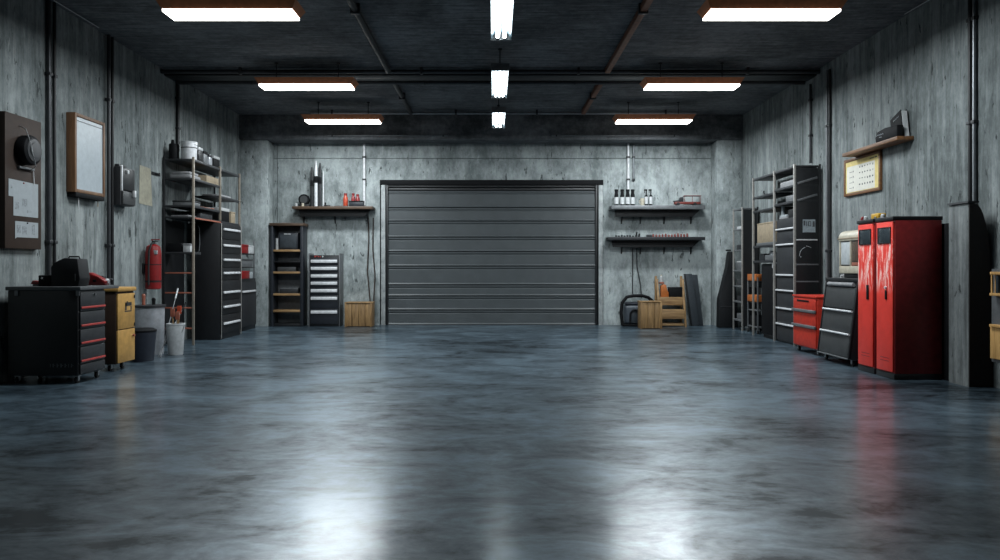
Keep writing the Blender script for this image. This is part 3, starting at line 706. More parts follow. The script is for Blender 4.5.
# small cabinet with red boxes behind the rack
t, f, W, D = drawer_cabinet('+x', 'side_cabinet', 'small black cabinet with open shelf beyond the left rack', 'cabinet', -5.45, -5.06, 14.95, 15.98, 1.06,
   [(.08, 1.0, .80)], 'black_metal', 'charcoal_metal', 'bright_steel', hw=.8, hh=.02, style='lip')
for u in (.02, W-.045):
    for v in (.03, D-.04):
        part('post', fbox(MB(), f, u, u+.025, v, v+.025, 1.0605, 1.86, .003), 'dull_steel', t)
for z in (1.30, 1.58): part('shelf', fbox(MB(), f, .02, W-.02, .03, D-.012, z-.02, z, .003), 'black_metal', t)
carton('tool_box', 'red_plastic', 'red box on the top shelf beyond the left rack', 'box', -5.40, -5.09, 15.03, 15.55, 1.5805, 1.76, 'red_plastic', .04, 'red boxes beyond the left rack')
carton('storage_box', 'white_plastic', 'white box beside red box beyond the left rack', 'box', -5.40, -5.09, 15.58, 15.90, 1.5805, 1.75, 'white_plastic', .03)
carton('storage_box', 'dull_steel', 'grey box on the middle shelf beyond the left rack', 'box', -5.40, -5.10, 15.05, 15.85, 1.3005, 1.46, 'grey_metal', .03)
carton('tool_box', 'red_plastic', 'red box resting lowest on the black cabinet beyond the rack', 'box', -5.40, -5.09, 15.05, 15.62, 1.061, 1.22, 'red_paint_shaded', .03, 'red boxes beyond the left rack')
carton('storage_box', 'paper', 'white packet beside the lowest red box beyond the rack', 'box', -5.38, -5.10, 15.70, 15.88, 1.061, 1.20, None)

# ================================================================== BACK WALL, LEFT
t = thing('bookcase', 'narrow dark shelf unit with brown shelf edges, back left corner', 'shelf', (-4.5, 16.55, 0))
X0, X1, Y0, Y1 = -4.88, -4.17, 16.36, 16.77
for x in (X0, X1-.06): part('side_panel', MB().box(x, x+.06, Y0, Y1, 0, 2.20, .004), 'navy_metal', t)
part('back_panel', MB().box(X0+.06, X1-.06, Y1-.02, Y1, .02, 2.2, .002), 'dull_steel', t)
part('top', MB().box(X0-.02, X1+.02, Y0-.02, Y1, 2.2005, 2.26, .005), 'wood_shelf', t)
for z in (1.68, 1.20, .72, .36):
    part('shelf', MB().box(X0+.0605, X1-.0605, Y0+.01, Y1-.021, z-.045, z, .004), 'wood_board', t)
part('shelf', MB().box(X0+.0605, X1-.0605, Y0+.06, Y1-.021, 1.40, 1.42, .004), 'black_metal', t)
part('plinth', MB().box(X0+.0605, X1-.0605, Y0+.05, Y1-.021, 0, .06, .004), 'black_metal', t)
t = thing('monitor_box', 'dark screen box on upper shelf of the dark shelf unit', 'box', (-4.45, 16.55, 1.68))
part('body', MB().box(-4.72, -4.30, 16.44, 16.70, 1.6805, 2.05, .012), 'navy_metal', t)
part('screen', MB().box(-4.69, -4.33, 16.432, 16.4395, 1.72, 2.01, .003), 'slate_panel', t)
part('label_strip', MB().box(-4.6, -4.45, 16.428, 16.4315, 2.015, 2.03), 'white_plastic', t)
solo('paper_roll', MB().cyl((-4.77, 16.5, 1.6805), (-4.77, 16.5, 1.93), .035, seg=14), 'cloth_white', 'white roll standing beside dark screen box', 'roll', (-4.77, 16.5, 1.68))
carton('storage_box', 'grey_metal', 'low grey box on the second shelf of dark shelf unit', 'box', -4.75, -4.35, 16.45, 16.7, 1.2005, 1.30, None)
carton('storage_box', 'charcoal_metal', 'dark box on third shelf of dark shelf unit', 'box', -4.7, -4.3, 16.45, 16.7, .7205, .84, 'dull_steel', .02)

hzs = [1.3-(p-267)/45.7 for p in (261.3, 268.5, 276, 283.3, 290.7, 298.3, 312)]
eds = [hzs[0]+.06] + [(a_+b_)/2+.0 for a_, b_ in zip([h+.05 for h in hzs], [h+.05 for h in hzs[1:]])]
eds = [1.50] + [h+.075 for h in hzs[1:]] + [.05]
t, f, W, D = drawer_cabinet('-y', 'tool_chest', 'black tool chest with seven silver handles, back left of door', 'cabinet', -4.03, -3.39, 16.38, 16.78, 1.56,
   [(b_, a_, h_) for a_, b_, h_ in zip(eds, eds[1:], hzs)], 'black_metal', 'navy_metal', 'bright_steel', hw=.9, hh=.034, style='lip')
for x in (-4.05, -3.386): part('corner_post', MB().box(x, x+.018, 16.37, 16.78, 0, 1.60, .003), 'dull_steel', t)
part('lettering', MB().box(-3.93, -3.90, 16.396, 16.4015, 1.515, 1.545).box(-3.93, -3.86, 16.396, 16.4015, 1.535, 1.548).box(-3.85, -3.83, 16.396, 16.4015, 1.515, 1.54).box(-3.81, -3.79, 16.396, 16.4015, 1.515, 1.535), 'red_handle', t)
part('badge', MB().prism([(-3.765, 1.53), (-3.745, 1.552), (-3.725, 1.53), (-3.745, 1.508)], 'y', 16.396, 16.4015), 'white_plastic', t)

def crate(x0, x1, y0, y1, z1, label, nb):
    t = thing('wood_crate', label, 'crate', ((x0+x1)/2, (y0+y1)/2, 0))
    w_ = (x1-x0)/nb
    for k in range(nb):
        part('front_board', MB().box(x0+k*w_+.003, x0+(k+1)*w_-.003, y0, y0+.02, .01, z1-.01, .003), 'wood_crate', t)
        part('back_board', MB().box(x0+k*w_+.003, x0+(k+1)*w_-.003, y1-.02, y1, .01, z1-.01, .003), 'wood_crate', t)
    for xs in ((x0, x0+.02), (x1-.02, x1)):
        part('side_board', MB().box(xs[0], xs[1], y0+.0205, y1-.0205, 0, z1, .003), 'wood_crate', t)
    part('bottom', MB().box(x0+.0205, x1-.0205, y0+.0205, y1-.0205, .01, .03), 'wood_crate', t)
    part('lid', MB().box(x0-.01, x1+.01, y0-.012, y1+.01, z1+.0005, z1+.022, .004), 'wood_crate', t)
    for xs in ((x0-.006, x0+.03), (x1-.03, x1+.006)):
        part('corner_batten', MB().box(xs[0], xs[1], y0-.014, y0-.0005, 0, z1, .003), 'wood_crate', t)
    return t
crate(-3.24, -2.66, 16.3, 16.72, .51, 'wooden crate on floor left of the garage door', 4)
for k, (pts, lab) in enumerate((([(-2.76, 16.70, .536), (-2.83, 16.76, 1.2), (-2.80, 16.77, 1.9), (-2.81, 16.77, 2.40)], 'dark cable hanging straight down behind the left crate'),
                           ([(-2.68, 16.70, .536), (-2.66, 16.76, 1.1), (-2.71, 16.77, 1.7), (-2.70, 16.77, 2.40)], 'dark curved cable hanging nearest the garage door'))):
    solo('hanging_cable', MB().tube(pts, .013), 'brown_panel', lab, 'cable', pts[0])

# wall shelf left
def wall_shelf(x0, x1, z, th, label, mat, bx, y0=16.40, lip=True):
    t = thing('wall_shelf', label, 'shelf', ((x0+x1)/2, YB, z-th))
    part('board', MB().box(x0, x1, y0, YB-.002, z-th, z, .005), mat, t)
    for x in bx:
        part('bracket', MB().prism([(YB-.165, z-th-.0005), (YB-.002, z-th-.0005), (YB-.002, z-th-.30), (YB-.03, z-th-.30), (YB-.165, z-th-.06)], 'x', x-.012, x+.012), 'black_metal', t)
    part('apron', MB().prism([(x0+.10, z-th-.001), (x1-.06, z-th-.001), (x1-.22, z-th-.15), (x0+.13, z-th-.15)], 'y', YB-.20, YB-.17), 'black_metal', t)
    return t
wall_shelf(-4.42, -2.66, 2.63, .06, 'brown wall shelf on back wall left of the garage door', 'wood_shelf', (-4.25, -3.55, -2.82))
zs_ = 2.6305
t = thing('mantel_clock', 'small black round clock at left end of left wall shelf', 'clock', (-4.2, 16.6, zs_))
part('base', MB().box(-4.31, -4.085, 16.53, 16.67, zs_, zs_+.05, .006), 'black_metal', t)
part('case', MB().lathe([(.115, -.05), (.12, -.04), (.12, .04), (.10, .05)], (-4.20, 16.60, zs_+.16), 28, 'y'), 'black_plastic', t)
part('dial', MB().lathe([(.085, 0), (.085, .004)], (-4.20, 16.546, zs_+.16), 24, 'y'), 'grey_metal', t)
for k, x in enumerate((-4.345, -4.20)):
    solo('small_jar', MB().lathe([(.028, zs_), (.03, zs_+.01), (.03, zs_+.06), (.02, zs_+.07)], (x, 16.47, 0), 14), 'cream' if k else 'cloth_white', ['pale little jar at the left end beside black clock', 'cream little jar in front of black clock'][k], 'jar', (x, 16.47, zs_))
for k, (x, h, r, mm_) in enumerate(((-4.035, .88, .034, 'black_metal'), (-3.945, 1.02, .038, 'bright_steel'), (-3.855, .98, .036, 'charcoal_metal'), (-3.78, .80, .016, 'bright_steel'))):
    t = thing('metal_tube', ['black tall tube leftmost on the left wall shelf', 'silver tall tube standing on the left wall shelf', 'charcoal tall tube right of the silver one', 'thin silver rod rightmost of the tall tubes'][k], 'tube', (x, 16.62, zs_), 'tall tubes on the left wall shelf')
    part('tube', MB().lathe([(r, zs_), (r, zs_+h*.82), (r*.8, zs_+h*.9), (r*.4, zs_+h)], (x, 16.62, 0), 18), mm_, t)
    if r > .03: part('collar', MB().lathe([(r+.001, zs_+h*.52), (r+.005, zs_+h*.53), (r+.005, zs_+h*.66), (r+.001, zs_+h*.67)], (x, 16.62, 0), 18), 'black_plastic', t)
for k, (x, h, r) in enumerate(((-3.29, .30, .052), (-3.12, .30, .045), (-3.02, .28, .048))):
    bottle(x, 16.62, zs_, h, r, ['orange red bottle standing apart on left wall shelf', 'red bottle behind black case, left of the pair', 'red bottle behind black case, right of the pair'][k], 'orange_red' if k == 0 else 'red_plastic', None, 'red_plastic', 'red bottles on the left wall shelf', neck=.6)
carton('storage_box', 'navy_metal', 'black flat case at right end of left wall shelf', 'case', -3.18, -2.86, 16.44, 16.56, zs_, zs_+.12, 'black_plastic', .03)
t = thing('hand_plane', 'low dark hand tool in middle of left wall shelf', 'tool', (-3.65, 16.5, zs_))
part('body', MB().box(-3.74, -3.60, 16.46, 16.53, zs_, zs_+.03, .005), 'black_metal', t)
part('knob', MB().lathe([(.012, zs_+.0305), (.02, zs_+.07), (.014, zs_+.09)], (-3.71, 16.495, 0), 12), 'black_plastic', t)
solo('steel_rule', MB().box(-3.50, -3.20, 16.44, 16.49, zs_, zs_+.012, .002), 'black_metal', 'flat black bar lying in front of the orange red bottle', 'bar', (-3.35, 16.46, zs_))

# ================================================================== BACK WALL, RIGHT
wall_shelf(2.57, 4.62, 2.65, .085, 'upper grey brown wall shelf right of the garage door', 'dull_steel', (2.85, 3.27, 3.80, 4.4))
wall_shelf(2.50, 4.62, 1.96, .07, 'lower dark wall shelf right of the garage door', 'charcoal_metal', (2.85, 3.27, 3.80, 4.4))
zu, zl = 2.6505, 1.9605
nmz = ['white labelled bottle, leftmost of four on the upper right shelf', 'white labelled bottle, second from left on upper right shelf', 'white labelled bottle, third from left on upper right shelf', 'white labelled bottle, fourth from left on upper right shelf']
for k, x in enumerate((2.70, 2.83, 2.95, 3.06)):
    bottle(x, 16.55, zu, .36, .046, nmz[k], 'black_plastic', 'white_plastic', 'black_plastic', 'labelled bottles on the upper right shelf', neck=.75, labz=(.10, .52))
for k, x in enumerate((3.36, 3.46)):
    t = bottle(x, 16.55, zu, .32, .036, ['spray bottle with black trigger, left of the pair on upper shelf', 'spray bottle with black trigger, right of the pair on upper shelf'][k], 'black_plastic', 'white_plastic', None, 'spray bottles on the upper right shelf')
    part('trigger', MB().box(x-.012, x+.012, 16.535, 16.565, zu+.283, zu+.33, .004).box(x-.05, x+.02, 16.54, 16.56, zu+.331, zu+.365, .006).box(x-.045, x-.03, 16.54, 16.56, zu+.28, zu+.33, .003), 'black_plastic', t)
t = thing('mug', 'cream mug beside the spray bottles on upper shelf', 'mug', (3.27, 16.52, zu))
part('body', MB().lathe([(.04, zu), (.045, zu+.01), (.045, zu+.16), (.038, zu+.16), (.036, zu+.03)], (3.27, 16.52, 0), 20), 'cream', t)
part('handle', MB().tube([(3.27-.045, 16.52, zu+.12), (3.20, 16.52, zu+.11), (3.20, 16.52, zu+.06), (3.27-.045, 16.52, zu+.04)], .007), 'cream', t)
t = thing('toy_truck', 'small red and steel toy truck on the upper right shelf', 'toy truck', (4.25, 16.55, zu))
part('chassis', MB().box(3.98, 4.55, 16.50, 16.62, zu+.035, zu+.085, .004), 'oxide_red', t)
part('cage', MB().box(4.19, 4.20, 16.50, 16.51, zu+.0855, zu+.21).box(4.54, 4.55, 16.50, 16.51, zu+.0855, zu+.21).box(4.36, 4.37, 16.50, 16.51, zu+.0855, zu+.21).box(4.19, 4.20, 16.61, 16.62, zu+.0855, zu+.21).box(4.54, 4.55, 16.61, 16.62, zu+.0855, zu+.21).box(4.18, 4.56, 16.49, 16.63, zu+.2105, zu+.225, .003), 'oxide_red', t)
part('cab', MB().prism([(3.97, zu+.0855), (4.17, zu+.0855), (4.17, zu+.19), (4.11, zu+.19), (4.08, zu+.12), (3.97, zu+.11)], 'y', 16.505, 16.615, .004), 'charcoal_metal', t)
for x in (4.05, 4.42):
    for y in (16.495, 16.625): part('wheel', MB().cyl((x, y-.012, zu+.035), (x, y+.012, zu+.035), .035, seg=16), 'rubber', t)
# lower shelf items
for k in range(9):
    x = 2.68+k*.062; h = .03+.02*R.random()
    lab = 'small dark socket, number counted from shelf left end'
    o = solo('socket_bit', MB().lathe([(.020, zl), (.022, zl+.004), (.022, zl+h), (.014, zl+h)], (x, 16.47, 0), 12), 'charcoal_metal', 'small dark socket in the row at left of lower right shelf', 'socket', (x, 16.47, zl), 'dark sockets on the lower right shelf')
for k in range(12):
    x = 3.50+k*.068; h = .05+.03*R.random()
    solo('socket_bit', MB().lathe([(.020, zl), (.024, zl+.004), (.024, zl+h*.6), (.014, zl+h), (.008, zl+h)], (x, 16.48, 0), 12), 'oxide_red', 'small red bit in the row at right of lower right shelf', 'bit', (x, 16.48, zl), 'red bits on the lower right shelf')
for k, (x, h) in enumerate(((3.14, .21), (3.20, .15))):
    t = thing('screwdriver', ['tall dark driver standing on the lower right shelf', 'short dark driver standing on the lower right shelf'][k], 'tool', (x, 16.52, zl))
    part('handle', MB().lathe([(.018, zl), (.02, zl+.01), (.016, zl+h*.5)], (x, 16.52, 0), 12), 'black_plastic', t)
    part('shaft', MB().cyl((x, 16.52, zl+h*.5), (x, 16.52, zl+h), .006, seg=8), 'dull_steel', t)
solo('parts_tray', MB().box(3.36, 3.46, 16.44, 16.56, zl, zl+.05, .006), 'charcoal_metal', 'little dark tray between sockets and red bits', 'tray', (3.41, 16.5, zl))
for k, (pts, lab) in enumerate((([(3.10, 16.775, 1.72), (3.10, 16.775, .70)], 'straight dark cable hanging below the lower right shelf'), ([(3.19, 16.775, 1.72), (3.20, 16.775, 1.3), (3.28, 16.77, .9), (3.30, 16.76, .60)], 'wavy dark cable hanging below the lower right shelf'))):
    solo('hanging_cable', MB().tube(pts, .011), 'charcoal_metal', lab, 'cable', pts[0])

# vacuum cleaner with hose hoop
t = thing('shop_vacuum', 'dark blue vacuum cleaner with big black hose loop', 'vacuum', (3.05, 16.5, 0))
part('body', MB().box(2.86, 3.40, 16.42, 16.72, .05, .46, .06, seg=4), 'blue_grey', t)
part('lid', MB().box(2.88, 3.38, 16.44, 16.70, .461, .53, .03, seg=3), 'navy_plastic', t)
part('base', MB().box(2.84, 3.42, 16.40, 16.74, 0, .049, .01), 'black_plastic', t)
part('hose', MB().tube([(2.80, 16.36, .035), (2.77, 16.36, .30), (2.80, 16.38, .52), (2.90, 16.40, .64), (3.05, 16.42, .67), (3.25, 16.42, .67), (3.38, 16.44, .63), (3.50, 16.50, .54)], .036, 12), 'black_plastic', t)
part('arch_trim', MB().tube([(2.98+.11-.11*math.cos(a), 16.405, .24+.12*math.sin(a)) if 0 < a < PI else (2.98+(0 if a <= 0 else .22), 16.405, .06) for a in [-1]+[PI*k/10 for k in range(1, 10)]+[4]], .022), 'black_plastic', t)
part('front_panel', MB().box(3.02, 3.16, 16.408, 16.4195, .07, .33, .004), 'slate_panel', t)
crate(3.09, 3.53, 15.78, 16.14, .555, 'wooden crate in front of the dark blue vacuum', 3)
# wooden step shelf
t = thing('step_shelf', 'open wooden step shelf beside leaning grey panels', 'shelf', (3.87, 16.5, 0))
for x in (3.585, 4.15):
    part('post', MB().prism([(16.30, 0), (16.35, 0), (16.62, 1.04), (16.57, 1.04)], 'x', x, x+.045, .004), 'wood_crate', t)
    part('post', MB().prism([(16.70, 0), (16.75, 0), (16.75, 1.10), (16.70, 1.10)], 'x', x, x+.045, .004), 'wood_crate', t)
for z0, z1, y in ((.46, .64, 16.40), (.17, .37, 16.33)):
    part('riser', MB().box(3.631, 4.149, y+z0*.24-.05, y+z0*.24-.03, z0, z1, .004), 'wood_board', t)
    part('tread', MB().box(3.631, 4.149, y+z0*.24-.029, 16.69, z1-.03, z1-.002, .004), 'wood_board', t)
part('base_board', MB().box(3.631, 4.149, 16.36, 16.70, .02, .07, .004), 'wood_board', t)
carton('tool_box', 'black_plastic', 'black box on the top of wooden step shelf', 'box', 3.86, 4.14, 16.50, 16.67, .6385, .86, 'black_metal', .04)
t = thing('power_drill', 'orange tool standing on the wooden step shelf', 'tool', (3.72, 16.58, .64))
part('body', MB().prism([(3.68, .6385), (3.85, .6385), (3.85, .74), (3.81, .78), (3.80, .90), (3.73, .93), (3.68, .88)], 'y', 16.52, 16.64, .01), 'orange_plastic', t)
part('grip', MB().box(3.66, 3.75, 16.51, 16.65, .931, .97, .008), 'terracotta', t)
t = thing('spray_can', 'white can on a post of the wooden step shelf', 'can', (3.70, 16.58, .971))
part('can', MB().lathe([(.032, .971), (.035, .98), (.035, 1.08), (.02, 1.10)], (3.70, 16.58, 0), 14), 'white_plastic', t)
part('cap', MB().cyl((3.70, 16.58, 1.1005), (3.70, 16.58, 1.13), .016, seg=12), 'cream', t)
# leaning panels
def lean(x0, x1, h, th, sh, y0, label):
    t = thing('slate_board', label, 'panel', ((x0+x1)/2, y0, 0), 'slate panels leaning on the back wall')
    part('panel', MB().prism([(x0, 0), (x1, 0), (x1-sh, h), (x0-sh, h)], 'y', y0, y0+th, .006), 'slate_panel', t)
    part('edge_strip', MB().prism([(x0-.035, 0), (x0-.001, 0), (x0-.001-sh, h), (x0-.035-sh, h)], 'y', y0, y0+th, .004), 'black_metal', t)
lean(4.46, 4.64, 1.13, .05, .13, 16.62, 'slate grey panel leaning on the back wall, rear one')
lean(4.368, 4.515, 1.15, .05, .155, 16.50, 'slate grey panel leaning beside step shelf, front one')
# black tapering bag in the corner
t = thing('instrument_case', 'tall black tapering case leaning in the back right corner', 'case', (4.95, 16.1, 0))
pts = [(4.80, 0), (5.22, 0), (5.20, .6), (5.12, 1.25), (5.11, 1.62), (5.04, 1.64), (5.03, 1.60), (4.99, 1.3), (4.88, .85), (4.81, .62)]
part('body', MB().prism(pts, 'y', 16.02, 16.22, .02), 'dark_leather', t)
part('seam', MB().tube([(4.83, 16.019, .45), (5.18, 16.019, .45)], .006), 'charcoal_metal', t)
part('top_knob', MB().box(4.99, 5.08, 16.06, 16.18, 1.641, 1.675, .01), 'black_plastic', t)
# narrow rack
t, f, W, D = rack('-x', 'narrow_rack', 'narrow tall rack with pale posts near back right corner', 5.02, 5.36, 15.2, 15.78, 2.52, (0, .58),
     [(z, 0, .58) for z in (2.50, 2.08, 1.66, 1.24, .92, .60, .22)], 'post_light', 'dull_steel', .03, sth=.022)
part('side_panel', MB().box(5.051, 5.329, 15.202, 15.214, .1, 2.46), 'black_metal', t)
part('back_panel', MB().box(5.345, 5.358, 15.231, 15.749, .1, 2.48), 'black_metal', t)
for k, (z, h, mm_, lab) in enumerate(((2.08, .06, 'white_plastic', 'small white box on upper shelf of narrow rack'), (1.24, .18, 'dull_steel', 'grey machine on middle shelf of narrow rack'), (.92, .12, 'grey_metal', 'dark grey box on lower shelf of narrow rack'),
                         (.60, .10, 'charcoal_metal', 'charcoal box second from bottom on narrow rack'), (.22, .12, 'dull_steel', 'grey box on bottom shelf of narrow rack'), (1.66, .10, 'charcoal_metal', 'charcoal box second from top on narrow rack'))):
    carton('storage_box', mm_, lab, 'box', 5.07, 5.30, 15.28, 15.66, z+.0005, z+h, 'cloth_white' if k in (1,) else None, .03)

# ================================================================== RIGHT WALL
# orange cart
t = thing('utility_cart', 'dark cart with two orange bins between the right racks', 'cart', (5.25, 14.75, 0))
for x in (5.10, 5.35):
    for y in (14.50, 15.06):
        part('post', MB().box(x-.012, x+.012, y-.012, y+.012, .08, 1.10, .002), 'dull_steel', t)
        caster(t, x, y, .08, .034)
for z in (.14, .46): part('shelf', MB().box(5.09, 5.36, 14.515, 15.045, z-.02, z, .003), 'dull_steel', t)
part('cabinet_box', MB().box(5.115, 5.335, 14.515, 15.045, .9, 1.02, .006), 'black_metal', t)
for z in (.62, 1.03): part('bin', MB().box(5.075, 5.33, 14.53, 15.03, z, z+.13, .01), 'orange_plastic', t, 'orange bin')
part('shelf', MB().box(5.09, 5.36, 14.515, 15.045, .595, .615, .003), 'black_metal', t)
carton('storage_box', 'black_plastic', 'black box on the lower shelf of the orange bin cart', 'box', 5.12, 5.33, 14.58, 14.98, .1405, .34, None)
# big right rack
rx0, rx1, ry0, ry1 = 4.92, 5.365, 12.30, 14.30
t, f, W, D = rack('-x', 'shelving_rack', 'tall two bay shelving rack against the right wall', rx0, rx1, ry0, ry1, 2.99, (0, .91, 2.0),
     [(2.97, 0, .91), (2.97, .91, 2.0), (2.66, 0, .91), (2.40, 0, .91), (2.62, .91, 2.0), (2.36, .91, 2.0), (1.70, .91, 2.0), (1.42, .91, 2.0)], 'post_light', 'charcoal_metal')
part('side_panel', MB().box(rx0+.036, rx1-.036, ry0+.006, ry0+.018, .02, 2.93, .002), 'black_metal', t)
for z in (1.34, 1.06): part('rung', MB().box(rx0+.04, rx1-.04, ry0-.004, ry0+.0035, z-.012, z+.012, .002), 'dull_steel', t)
part('rung', MB().box(rx0+.04, rx1-.06, ry0-.006, ry0+.0035, 1.735, 1.755, .002), 'bright_steel', t)
for z in (2.72, 2.44): part('cross_brace', MB().box(-.17, .17, -.006, .006, -.018, .018, .003, Matrix.Translation((5.14, ry0-.002, z)) @ Matrix.Rotation(-.30, 4, 'Y')), 'dull_steel', t)
solo('notice_card', MB().box(5.065, 5.27, ry0-.001, ry0+.0035, 1.86, 2.08), 'sticker', 'pale notice card on the dark end of the right rack', 'notice', (5.16, ry0, 1.86))
notice = bpy.data.objects['notice_card']
nm_ = MB()
for a in ((5.075, 5.105, 1.98, 2.06), (5.225, 5.26, 1.96, 2.05), (5.12, 5.135, 1.97, 2.05), (5.15, 5.165, 1.97, 2.05), (5.15, 5.20, 2.04, 2.05), (5.19, 5.20, 1.97, 2.05), (5.15, 5.20, 1.97, 1.98), (5.07, 5.265, 1.86, 1.872)):
    nm_.box(a[0], a[1], ry0-.0025, ry0-.0012, a[2], a[3])
part('printing', nm_, 'ink_grey', notice)
solo('chalk_drawing', MB().tube([(5.01, ry0-.002, 1.48), (5.02, ry0-.002, 1.55), (5.06, ry0-.002, 1.60), (5.10, ry0-.002, 1.62)], .0045).tube([(5.12, ry0-.002, 1.645), (5.16, ry0-.002, 1.635), (5.20, ry0-.002, 1.615)], .005).ball((5.03, ry0-.002, 1.465), .012, (1, .4, 1)), 'paper', 'white squiggle on the dark end of right rack below the notice', 'drawing', (5.1, ry0, 1.46))
# black drawer tower in near bay
hz = [1.3-(p-267)*12.8/750 for p in (229, 244.6, 275, 290.5, 308.5, 324.5)]
zed = [2.13, hz[0]-.04, hz[1]-.04, hz[2]-.04, hz[3]-.04, hz[4]-.04, hz[5]-.04, .03]
drs = [(zed[1], 2.12, hz[0])] + [(zed[i+1], zed[i], hz[i]) for i in range(1, 6)] + [(.03, zed[6], None)]
drawer_cabinet('-x', 'drawer_tower', 'tall black six drawer cabinet inside near bay of right rack', 'cabinet', 4.96, 5.29, 12.345, 13.18, 2.13, drs, 'black_metal', 'charcoal_metal', 'bright_steel', hw=.93, hh=.014, style='lip')
carton('storage_box', 'black_metal', 'dark low box atop the black drawers in right rack', 'box', 5.0, 5.25, 12.42, 12.75, 2.131, 2.27, None)
t = thing('paper_stack', 'stack of white folded papers on black drawers in right rack', 'papers', (5.1, 13.0, 2.131))
part('lower_sheet', MB().box(4.99, 5.25, 12.80, 13.14, 2.131, 2.165, .005), 'cloth_grey', t)
part('upper_sheet', MB().box(5.0, 5.24, 12.82, 13.14, 2.166, 2.20, .005), 'paper', t)
solo('paper_roll', MB().cyl((5.05, 13.10, 2.2005), (5.05, 13.10, 2.36), .03, seg=12), 'paper', 'white roll standing on papers in right rack', 'roll', (5.05, 13.1, 2.2))
carton('storage_box', 'cloth_grey', 'pale grey box on the second shelf in near bay of right rack', 'box', 4.98, 5.26, 12.40, 13.05, 2.6605, 2.76, None)
carton('storage_box', 'dull_steel', 'grey box on the third shelf in near bay of right rack', 'box', 4.98, 5.26, 12.45, 12.80, 2.4005, 2.50, 'cloth_grey', .02)
carton('storage_box', 'tan_card', 'beige cardboard box in the far bay of right rack', 'box', 4.99, 5.27, 13.30, 14.22, 1.7505, 2.12, 'tan_card', .03)
part_sh = bpy.data.objects
t = thing('storage_tray', 'grey tray under the beige box in far bay of right rack', 'tray', (5.13, 13.8, 1.70))
part('tray', MB().box(4.98, 5.28, 13.28, 14.24, 1.7005, 1.75, .006), 'dull_steel', t)
t = thing('engine_part', 'grey metal machine part on a low shelf in right rack far bay', 'machine', (5.13, 13.7, 1.42))
part('block', MB().box(5.0, 5.25, 13.35, 13.85, 1.4205, 1.52, .01), 'dull_steel', t)
part('flange', MB().cyl((5.1, 13.6, 1.5205), (5.1, 13.6, 1.57), .09, .07, 18).cyl((5.1, 13.78, 1.5205), (5.1, 13.78, 1.60), .04, seg=14), 'galvanised', t)
carton('storage_box', 'charcoal_metal', 'small charcoal box on the low shelf in right rack far bay', 'box', 5.02, 5.24, 13.95, 14.2, 1.4205, 1.55, None)
solo('tool_hook', MB().tube([(5.05, 13.9, 2.635), (5.05, 14.0, 2.66), (5.05, 14.05, 2.70), (5.05, 14.02, 2.72)], .012).box(5.0, 5.1, 13.78, 13.92, 2.6205, 2.65, .005), 'black_metal', 'small dark tool on the upper shelf in right rack far bay', 'tool', (5.05, 13.9, 2.62))
# black cupboard in the far bay
t = thing('cupboard', 'plain black cupboard standing in far bay of right rack', 'cupboard', (5.12, 13.6, 0))
part('body', MB().box(4.985, 5.30, 13.26, 13.92, .06, 1.36, .006), 'black_metal', t)
part('door', MB().box(4.962, 4.984, 13.27, 13.91, .08, 1.35, .004), 'black_plastic', t)
part('handle', MB().box(4.945, 4.9615, 13.32, 13.34, 1.28, 1.40, .004), 'bright_steel', t)
part('plinth', MB().box(5.0, 5.28, 13.28, 13.90, 0, .0595), 'black_metal', t)

# red rolling drawers
drs = [(.62, .83, .64), (.39, .62, .41), (.10, .39, None)]
t, f, W, D = drawer_cabinet('-x', 'rolling_drawers', 'bright red three drawer rolling cabinet before the right rack', 'cabinet', 4.69, 5.25, 10.92, 11.77, .87, drs, 'red_cabinet', 'red_cabinet', 'dull_steel', casters=True, top='red_cabinet', hw=1.0, hh=.022, style='lip')
part('finger_pull', fbox(MB(), f, W*.3, W*.8, -.006, -.0003, .775, .80, .002), 'black_plastic', t)

# dark grey sloped tool chest
t = thing('sloped_chest', 'dark grey chest with sloping front beside red lockers', 'cabinet', (4.95, 10.2, 0))
gy0, gy1 = 9.74, 10.68
def fx(z): return 4.605+(z-.09)*.125
part('body', MB().prism([(fx(.09)+.025, .09), (5.28, .09), (5.28, 1.10), (fx(1.10)+.025, 1.10)], 'y', gy0, gy1, .005), 'black_metal', t)
part('lid', MB().box(fx(1.10)-.01, 5.30, gy0-.012, gy1+.012, 1.101, 1.15, .01), 'black_metal', t)
for k, (z0, z1, hz_) in enumerate(((.74, 1.03, None), (.42, .73, .725), (.11, .41, .425))):
    mb = MB().prism([(fx(z0+.006), z0+.006), (fx(z0+.006)+.024, z0+.006), (fx(z1-.006)+.024, z1-.006), (fx(z1-.006), z1-.006)], 'y', gy0+.05, gy1-.03, .004)
    dr = part('drawer', mb, 'grey_metal', t)
    if hz_: part('handle', MB().cyl((fx(hz_)-.022, gy0+.03, hz_-.01), (fx(hz_)-.022, gy1-.05, hz_-.01), .014, seg=12).cyl((fx(hz_)-.022, gy0+.1, hz_-.01), (fx(hz_)+.001, gy0+.1, hz_-.01), .008, seg=8).cyl((fx(hz_)-.022, gy1-.12, hz_-.01), (fx(hz_)+.001, gy1-.12, hz_-.01), .008, seg=8), 'bright_steel', dr)
for ya in (gy0, gy1-.022):
    part('front_edge', MB().prism([(fx(.1)-.008, .1), (fx(.1)+.024, .1), (fx(1.1)+.024, 1.1), (fx(1.1)-.008, 1.1)], 'y', ya, ya+.022, .003), 'black_metal', t)
part('lower_rail', MB().box(fx(.1)-.012, fx(.1)+.02, gy0+.03, gy1-.02, .092, .108, .003), 'dull_steel', t)
part('rolled_cloth', MB().cyl((fx(1.07)-.005, gy0+.10, 1.065), (fx(1.07)-.005, gy1-.10, 1.065), .028, seg=14), 'cloth_grey', t)
for x in (4.70, 5.2):
    for y in (gy0+.08, gy1-.08): caster(t, x, y)
